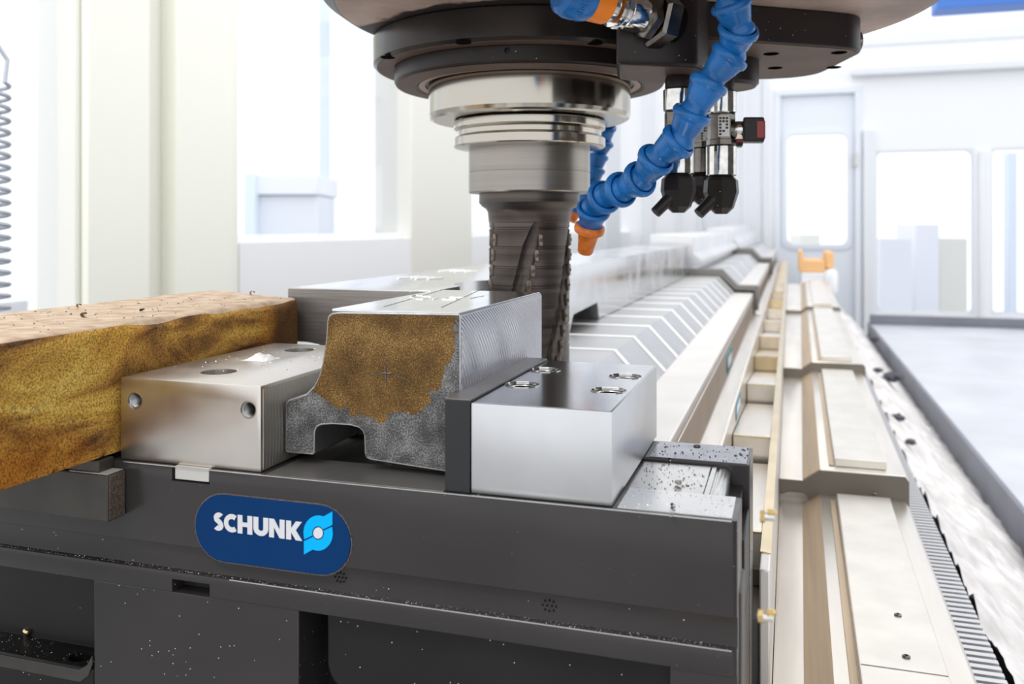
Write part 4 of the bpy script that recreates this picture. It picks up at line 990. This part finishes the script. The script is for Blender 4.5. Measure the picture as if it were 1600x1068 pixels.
def valve(u, d, ztop, label, sc_=1.0, lever=None, tip_dir=-1, dark=False, head_=True):
    r = (u-800)/FPX*d; c = Wd(r, d, ztop)
    t = thing('nozzle_valve', label, 'valve', c, 'coolant valves under the manifold')
    ch = M['dark_chrome'] if dark else M['chrome']
    Mx = T(c.x, c.y, c.z) @ Matrix.Scale(sc_, 4)
    obj('collar', lathe([(0.0098, 0.0), (0.0108, -0.003), (0.0108, -0.010), (0.0102, -0.0105)], Mx, 24), M['brown_dark'], t)
    obj('upper_sleeve', lathe([(0.0110, -0.0105), (0.0122, -0.0115), (0.0122, -0.0280), (0.0112, -0.0290)], Mx, 40), ch, t)
    bd = obj('valve_body', lathe([(0.0105, -0.0288), (0.0112, -0.030), (0.0112, -0.0500), (0.0120, -0.0505), (0.0120, -0.0545), (0.0105, -0.055)], Mx, 8), M['dark_chrome'], t)
    fwd = Vector((sn*0.6, -cs, 0)).normalized() if False else (Vector((0, 0, 0))-Vector((c.x, c.y, 0))).normalized()
    side = Vector((cs, sn, 0))
    # printed label on the front
    lb_ = c+fwd*0.0116*sc_+side*0.002*sc_
    m3 = Matrix((( side.x, -fwd.x, 0), (side.y, -fwd.y, 0), (0, 0, 1))).to_4x4()
    bm = box(-0.0045, 0.0045, -0.0004, 0.0006, -0.0485, -0.0315, rel=False); bmesh.ops.transform(bm, matrix=T(*lb_) @ m3 @ Matrix.Scale(sc_, 4), verts=bm.verts)
    lab = obj('label', bm, M['label_white'], bd)
    bm = B(); rnd = random.Random(int(u))
    for i in range(3):
        for j in range(6):
            if rnd.random() < 0.62: box(-0.0038+i*0.0027, -0.0018+i*0.0027, -0.0007, -0.0003, -0.0475+j*0.0026, -0.0458+j*0.0026, rel=False, bm=bm)
    bmesh.ops.transform(bm, matrix=T(*lb_) @ m3 @ Matrix.Scale(sc_, 4), verts=bm.verts)
    obj('label_print', bm, M['ink'], bd)
    obj('lower_sleeve', lathe([(0.0105, -0.0548), (0.0124, -0.0560), (0.0124, -0.0790), (0.0112, -0.0800)], Mx, 40), ch, t)
    if head_:
        bm = B()
        prof_ = [(0.0100, -0.0798), (0.0140, -0.0835), (0.0148, -0.0930), (0.0105, -0.1060), (0.0050, -0.1110)]
        lathe(prof_, T(c.x, c.y, c.z) @ Matrix.Rotation(0.35, 4, 'Z') @ Matrix.Scale(sc_, 4), 7, bm)
        hd = obj('nozzle_head', bm, M['brown_dark'], t, smooth=20)
        a = c+(side*tip_dir*0.006+fwd*0.004+Vector((0, 0, -0.0985)))*sc_
        b = a+(side*tip_dir*0.0125+fwd*0.003+Vector((0, 0, -0.0125)))*sc_
        obj('nozzle_tip', lathe([(0.0055*sc_, 0), (0.0048*sc_, (b-a).length*0.55), (0.0046*sc_, (b-a).length), (0.002*sc_, (b-a).length)], along(a, b), 20), M['brown_dark'], hd)
    if lever:
        for (du, dv_, rt) in lever:
            a = c+side*0.008*sc_+Vector((0, 0, -0.045*sc_)); 
            st = obj('lever_stem', lathe([(0.005, 0), (0.0075, 0.004), (0.0075, 0.010), (0.005, 0.013)], along(c+side*rt*0.008+Vector((0, 0, -0.042*sc_)), c+side*rt*0.03+Vector((0, 0, -0.042*sc_))), 24), ch, t)
            bm = box(-0.009, 0.009, -0.008, 0.008, -0.0105, 0.0105, 0.0016, rel=False)
            pos = c+side*rt*0.0275+fwd*0.002+Vector((0, 0, -0.0425*sc_))
            bmesh.ops.transform(bm, matrix=T(*pos) @ m3, verts=bm.verts)
            kb = obj('lever_knob', bm, M['brown_dark'], t)
            bm = box(-0.0005, 0.0006, -0.006, 0.006, -0.0075, 0.0075, 0.0003, rel=False)
            bmesh.ops.transform(bm, matrix=T(*(pos+side*rt*0.0091+fwd*0.001)) @ m3, verts=bm.verts)
            obj('red_insert', bm, M['red'], kb)
            bm = box(-0.0005, 0.0055, -0.0005, 0.0005, -0.0070, 0.0070, 0.0002, rel=False)
            bmesh.ops.transform(bm, matrix=T(*(pos+fwd*0.0081+side*0.003)) @ m3, verts=bm.verts)
            obj('red_insert', bm, M['red'], kb)
    return t
valve(1060, 0.712, 0.1228, 'left chrome coolant valve with dark nozzle behind the hose', 1.0)
valve(1127, 0.748, 0.1268, 'right chrome coolant valve with black and red lever knob', 1.04, lever=[(0, 0, 1)])
valve(1098, 0.800, 0.1228, 'dark thin coolant valve standing behind the other two', 0.92, dark=True, lever=[(0, 0, 1)])

# segmented blue hoses
SEGP = [(0.0070, 0.0060), (0.0108, 0.0030), (0.0116, 0.0000), (0.0124, -0.0014), (0.0138, -0.0010), (0.0148, 0.0012), (0.0150, 0.0036), (0.0145, 0.0058), (0.0133, 0.0070), (0.0128, 0.0084), (0.0104, 0.0200), (0.0096, 0.0224), (0.0099, 0.0250), (0.0110, 0.0280), (0.0112, 0.0305), (0.0104, 0.0335), (0.0085, 0.0360), (0.0060, 0.0370)]
def seg_mesh(o_name, p, q, parent, m, scale=1.0, first=None):
    L_ = (Vector(q)-Vector(p)).length
    mtx = along(Vector(p)-org(parent), Vector(q)-org(parent))
    kz = L_/0.0285
    if kz < 0.72: kz = 0.72
    bm = lathe([(r*scale, h*kz) for r, h in SEGP], mtx, 32)
    return obj(o_name, bm, m, parent, world=False, smooth=50)
hs = thing('coolant_hose', 'near blue segmented coolant hose with orange nozzle hanging before the valves', 'hose', onD(1142, 6, 0.625))
ch_ = [(1143, -40, 0.612), (1142, 4, 0.620), (1155, 44, 0.626), (1143, 84, 0.640), (1110, 126, 0.647), (1083, 174, 0.652), (1063, 218, 0.660), (1027, 246, 0.672), (1003, 278, 0.688), (973, 295, 0.708), (946, 306, 0.730), (928, 325, 0.752), (922, 352, 0.766)]
pts = [onD(*p) for p in ch_]
for a, b in zip(pts[:-1], pts[1:]):
    seg_mesh('hose_segment', a, b, hs, M['blue'])
tipp = onD(913.5, 398, 0.778)
tp_ = lathe([(0.0090, 0.000), (0.0112, -0.0008), (0.0130, 0.0005), (0.0136, 0.0030), (0.0132, 0.0058), (0.0108, 0.0072), (0.0092, 0.0085), (0.0080, 0.0160), (0.0068, 0.0255), (0.0060, 0.0270), (0.0035, 0.0272), (0.0030, 0.022)], along(pts[-1], tipp), 32)
obj('orange_nozzle', tp_, M['orange'], hs, smooth=50)
h2 = thing('far_coolant_hose', 'far blue coolant hose with orange nozzle partly hidden by the tool holder', 'hose', onD(967, 96, 0.955))
c2 = [(967, 96, 0.955), (967, 122, 0.985), (963, 148, 1.01), (956, 174, 1.035), (947, 197, 1.05), (944, 220, 1.06), (935, 242, 1.065), (930, 263, 1.065), (925, 285, 1.065), (916, 306, 1.065), (905, 318, 1.065)]
p2 = [onD(*p) for p in c2]
for a, b in zip(p2[:-1], p2[1:]):
    seg_mesh('hose_segment', a, b, h2, M['blue'], 0.86)
obj('orange_nozzle', lathe([(0.0080, 0), (0.0110, 0.0005), (0.0118, 0.003), (0.0112, 0.006), (0.0082, 0.008), (0.0068, 0.0235), (0.0055, 0.0245), (0.003, 0.0245)], along(p2[-1], onD(892, 343, 1.065)), 28), M['orange'], h2, smooth=50)
# hose connector screwed into the manifold block
cn = thing('hose_connector', 'chrome hose connector with hex nut and orange collar on the manifold', 'connector', onD(1040, 30, 0.655))
A0 = onD(1046, 35, 0.668); A1 = onD(893, -10, 0.622); ax3 = (A1-A0).normalized(); LL = (A1-A0).length
def cpart(name, prof_, m, seg=40, parent=cn, rot=0.0):
    return obj(name, lathe([(r_c, h_c*1.25) for r_c, h_c in prof_], along(A0, A1) @ Matrix.Rotation(rot, 4, 'Z'), seg), m, parent, smooth=30)
cpart('thread_seal', [(0.0150, -0.004), (0.0150, 0.003)], M['hole'])
hexn = cpart('hex_nut', [(0.0195, 0.002), (0.0225, 0.0040), (0.0225, 0.0125), (0.0200, 0.0145)], M['dark_chrome'], 6, rot=0.3)
cpart('hex_nut', [(0.0160, 0.0145), (0.0185, 0.0155), (0.0185, 0.0205), (0.0155, 0.0215)], M['dark_chrome'], 6, rot=0.7)
cpart('barrel', [(0.0135, 0.0215), (0.0148, 0.0235), (0.0148, 0.0350), (0.0138, 0.0358), (0.0138, 0.0365), (0.0160, 0.0372), (0.0160, 0.0395), (0.0140, 0.0402), (0.0140, 0.0412), (0.0155, 0.0418), (0.0155, 0.0432), (0.0125, 0.0440), (0.0125, 0.0500)], M['chrome'])
cpart('orange_collar', [(0.0138, 0.0480), (0.0152, 0.0490), (0.0158, 0.0610), (0.0140, 0.0620)], M['orange_bright'])
cpart('blue_end', [(0.0120, 0.0605), (0.0165, 0.0615), (0.0178, 0.0650), (0.0180, 0.0740), (0.0160, 0.0790), (0.0120, 0.081)], M['blue'])

fc = bpy.data.curves.new('word', 'FONT'); fc.body = 'LINE'; fc.size = 0.0075; fc.extrude = 0.0005; fc.space_character = 1.15
fo = bpy.data.objects.new('word', fc); COL.objects.link(fo)
wm = bpy.data.meshes.new_from_object(fo.evaluated_get(bpy.context.evaluated_depsgraph_get()))
bpy.data.objects.remove(fo); bpy.data.curves.remove(fc)
bm = B(); bm.from_mesh(wm); bpy.data.meshes.remove(wm)
MA = along(A0, A1); toc = (MA.to_3x3().inverted() @ (Vector((0, 0, CZ))-A1)); a0_ = math.atan2(toc.y, toc.x)
dn = MA.to_3x3().inverted() @ Vector((0, 0, -1)); a1_ = math.atan2(dn.y, dn.x)
sg = -1
xm = sum(v.co.x for v in bm.verts)/len(bm.verts)
mid = math.atan2(math.sin(a0_)+0.55*math.sin(a1_), math.cos(a0_)+0.55*math.cos(a1_))
for v in bm.verts:
    an = mid+sg*(v.co.x-xm)/0.0182; rr_ = 0.0182+v.co.z
    v.co = MA @ Vector((rr_*math.cos(an), rr_*math.sin(an), 0.0915-v.co.y))
obj('raised_word', bm, M['blue'], cn)

# ---------------------------------------------------------------- coiled cable at the far left
hx = B(); pts = []
cc = onD(-8, 300, 1.25)
for i in range(23*16):
    a = 2*PI*i/16; z = CZ+0.205-0.385*i/(23*16)
    pts.append(Vector((cc.x+0.018*math.cos(a), cc.y+0.018*math.sin(a), z)))
pts = [Vector((cc.x-0.05, cc.y-0.05, CZ+0.36)), Vector((cc.x-0.01, cc.y-0.02, CZ+0.30)), Vector((cc.x+0.012, cc.y+0.01, CZ+0.24))]+pts
lone('coiled_cable', tube(pts, 0.0032, 8), M['cable'], 'grey coiled cable hanging at the left edge before the pale panes', 'cable')

# ---------------------------------------------------------------- chips and shavings
def curl(name, p, r, turns, wdt, m, label, rot, cat='chip'):
    bm = B(); n = int(14*turns); rows = []
    for i in range(n+1):
        a = 2*PI*turns*i/n; rr = r*(0.55+0.45*i/n)
        rows.append([bm.verts.new((rr*math.cos(a), w_, rr*math.sin(a)+r)) for w_ in (-wdt/2+0.2*wdt*i/n, wdt/2+0.2*wdt*i/n)])
    for a, b in zip(rows, rows[1:]): bm.faces.new((a[0], b[0], b[1], a[1]))
    r_ = bmesh.ops.solidify(bm, geom=bm.faces[:], thickness=r*0.12)
    bmesh.ops.rotate(bm, verts=bm.verts, matrix=Matrix.Rotation(rot, 3, 'Z'))
    zmin = min(v.co.z for v in bm.verts)
    bmesh.ops.translate(bm, verts=bm.verts, vec=Vector(p)-Vector((0, 0, zmin)))
    return lone(name, bm, m, label, cat)
def onzp(u, v, z_): x, y = zpt(u, v, z_); return Vector((x, y, CZ+z_))
curl('metal_chip', onzp(131, 495, -0.0630), 0.0020, 0.8, 0.006, M['chip_brown'], 'brown curled chip on the beam top, nearest the camera', 0.4)
curl('metal_chip', onzp(124, 480, -0.0630), 0.0017, 0.7, 0.004, M['chip_brown'], 'small brown chip on the beam top near its left edge', 1.2)
curl('metal_chip', onzp(222, 486, -0.0630), 0.0015, 0.6, 0.004, M['shaving_dark'], 'small dark chip midway along the beam top', 0.1)
curl('metal_chip', onzp(395, 461, -0.0630), 0.0024, 0.7, 0.005, M['chip_brown'], 'brown chip on the beam top near its far end', 0.9)
curl('metal_chip', onzp(1060, 757, -0.1525), 0.0016, 1.1, 0.004, M['shaving'], 'curled bright chip on the light rail, the largest one there', 0.7)
curl('metal_chip', onzp(1048, 806, -0.1505), 0.0014, 1.2, 0.003, M['shaving'], 'curled bright chip at the front edge of the base top', 0.2)
curl('metal_chip', onzp(1052, 792, -0.1505), 0.0012, 0.9, 0.003, M['shaving_dark'], 'dark curled chip on the base top behind the edge chip', 0.5)
pr_ = onzp(1089, 697, -0.1506)
lone('metal_chip', tube([pr_+Vector((0.0021*math.cos(a), 0.0021*math.sin(a), 0.0004)) for a in [2*PI*0.92*i/20 for i in range(21)]], 0.0004, 6), M['shaving_dark'], 'thin dark ring chip on the rear bar', 'chip')
# the small cone in the pocket
p = onzp(40, 994, -0.2897)
bm = lathe([(0.0012, 0), (0.0030, 0.0045), (0.0024, 0.0062), (0.0010, 0.0064)], T(*p) @ Matrix.Rotation(0.35, 4, 'Y'), 16)
lone('cone_chip', bm, M['gold'], 'small gold coloured cone shaped chip in the left pocket', 'chip')
# pile of pale grit on the left jaw
bm = B()
px_, py_ = zpt(408, 561, -0.0974)
n = 22
gr_ = [[None]*(n+1) for _ in range(n+1)]
for i in range(n+1):
    for j in range(n+1):
        fx, fy = (i/n-0.5)*2, (j/n-0.5)*2; rr = math.hypot(fx, fy)
        h = max(0, 1-rr)**0.8*0.0045*(1+0.7*mnoise.noise(Vector((fx*3, fy*3, 1))))*(1 if rr < 0.97 else 0)
        gr_[i][j] = bm.verts.new((px_+fx*0.0105, py_+fy*0.011, CZ-0.0974+max(0, h)+0.0001))
for i in range(n):
    for j in range(n): bm.faces.new((gr_[i][j], gr_[i+1][j], gr_[i+1][j+1], gr_[i][j+1]))
o_ = lone('grit_pile', bm, M['swarf'], 'small pile of pale grit on the left jaw top', 'grit'); o_['kind'] = 'stuff'
# fine shavings strewn over base, ledge, jaw tops and beam
def strew(name, n, fn, m, label, smin=0.0003, smax=0.0010):
    bm = B()
    for _ in range(n):
        p = fn(); s_ = random.uniform(smin, smax)
        a = random.uniform(0, PI); L_ = s_*random.uniform(0.8, 2.6)
        d = Vector((math.cos(a), math.sin(a), 0)); e = Vector((-d.y, d.x, 0))*s_*0.5
        h = Vector((0, 0, s_*random.uniform(0.3, 0.9)))
        q = [bm.verts.new(p+d*L_*0.5), bm.verts.new(p-d*L_*0.5+e), bm.verts.new(p-d*L_*0.5-e), bm.verts.new(p+h)]
        for f_ in ((0, 1, 2), (0, 1, 3), (1, 2, 3), (2, 0, 3)): bm.faces.new([q[i] for i in f_])
    o = lone(name, bm, m, label, 'shavings'); o['kind'] = 'stuff'
    return o
U = random.uniform
strew('ledge_shavings', 700, lambda: Vector((U(-0.52, -0.03), U(0.4632, 0.4674), CZ-0.2171)), M['shaving'], 'fine bright shavings along the ledge of the black base', 0.00012, 0.0004)
strew('base_shavings', 130, lambda: Vector((U(-0.088, -0.030), U(0.466, 0.503), CZ-0.1504)), M['shaving'], 'fine shavings on the base top right of the bright jaw', 0.0003, 0.0008)
strew('rail_shavings', 110, lambda: Vector((U(-0.088, -0.050), U(0.507, 0.572), CZ-0.1528)), M['shaving_dark'], 'dark specks on the light rail of the base', 0.0003, 0.0010)
strew('rear_shavings', 90, lambda: Vector((U(-0.088, -0.026), U(0.578, 0.620), CZ-0.1505)), M['shaving_dark'], 'dark specks on the rear bar of the base', 0.0003, 0.0011)
strew('pocket_shavings', 90, lambda: Vector((U(-0.56, -0.437), U(0.465, 0.488), CZ-0.2896)), M['shaving'], 'bright shavings on the floor of the left pocket', 0.0002, 0.0005)
strew('beam_shavings', 120, lambda: Vector((U(-0.54, -0.43), U(0.40, 0.68), CZ-0.0632)), M['shaving_dark'], 'dark specks strewn over the beam top', 0.0004, 0.0013)
strew('jaw_shavings', 120, lambda: Vector((U(-0.412, -0.312), U(0.50, 0.64), CZ-0.0973)), M['shaving'], 'bright specks on the left jaw top around the grit pile', 0.0003, 0.0009)
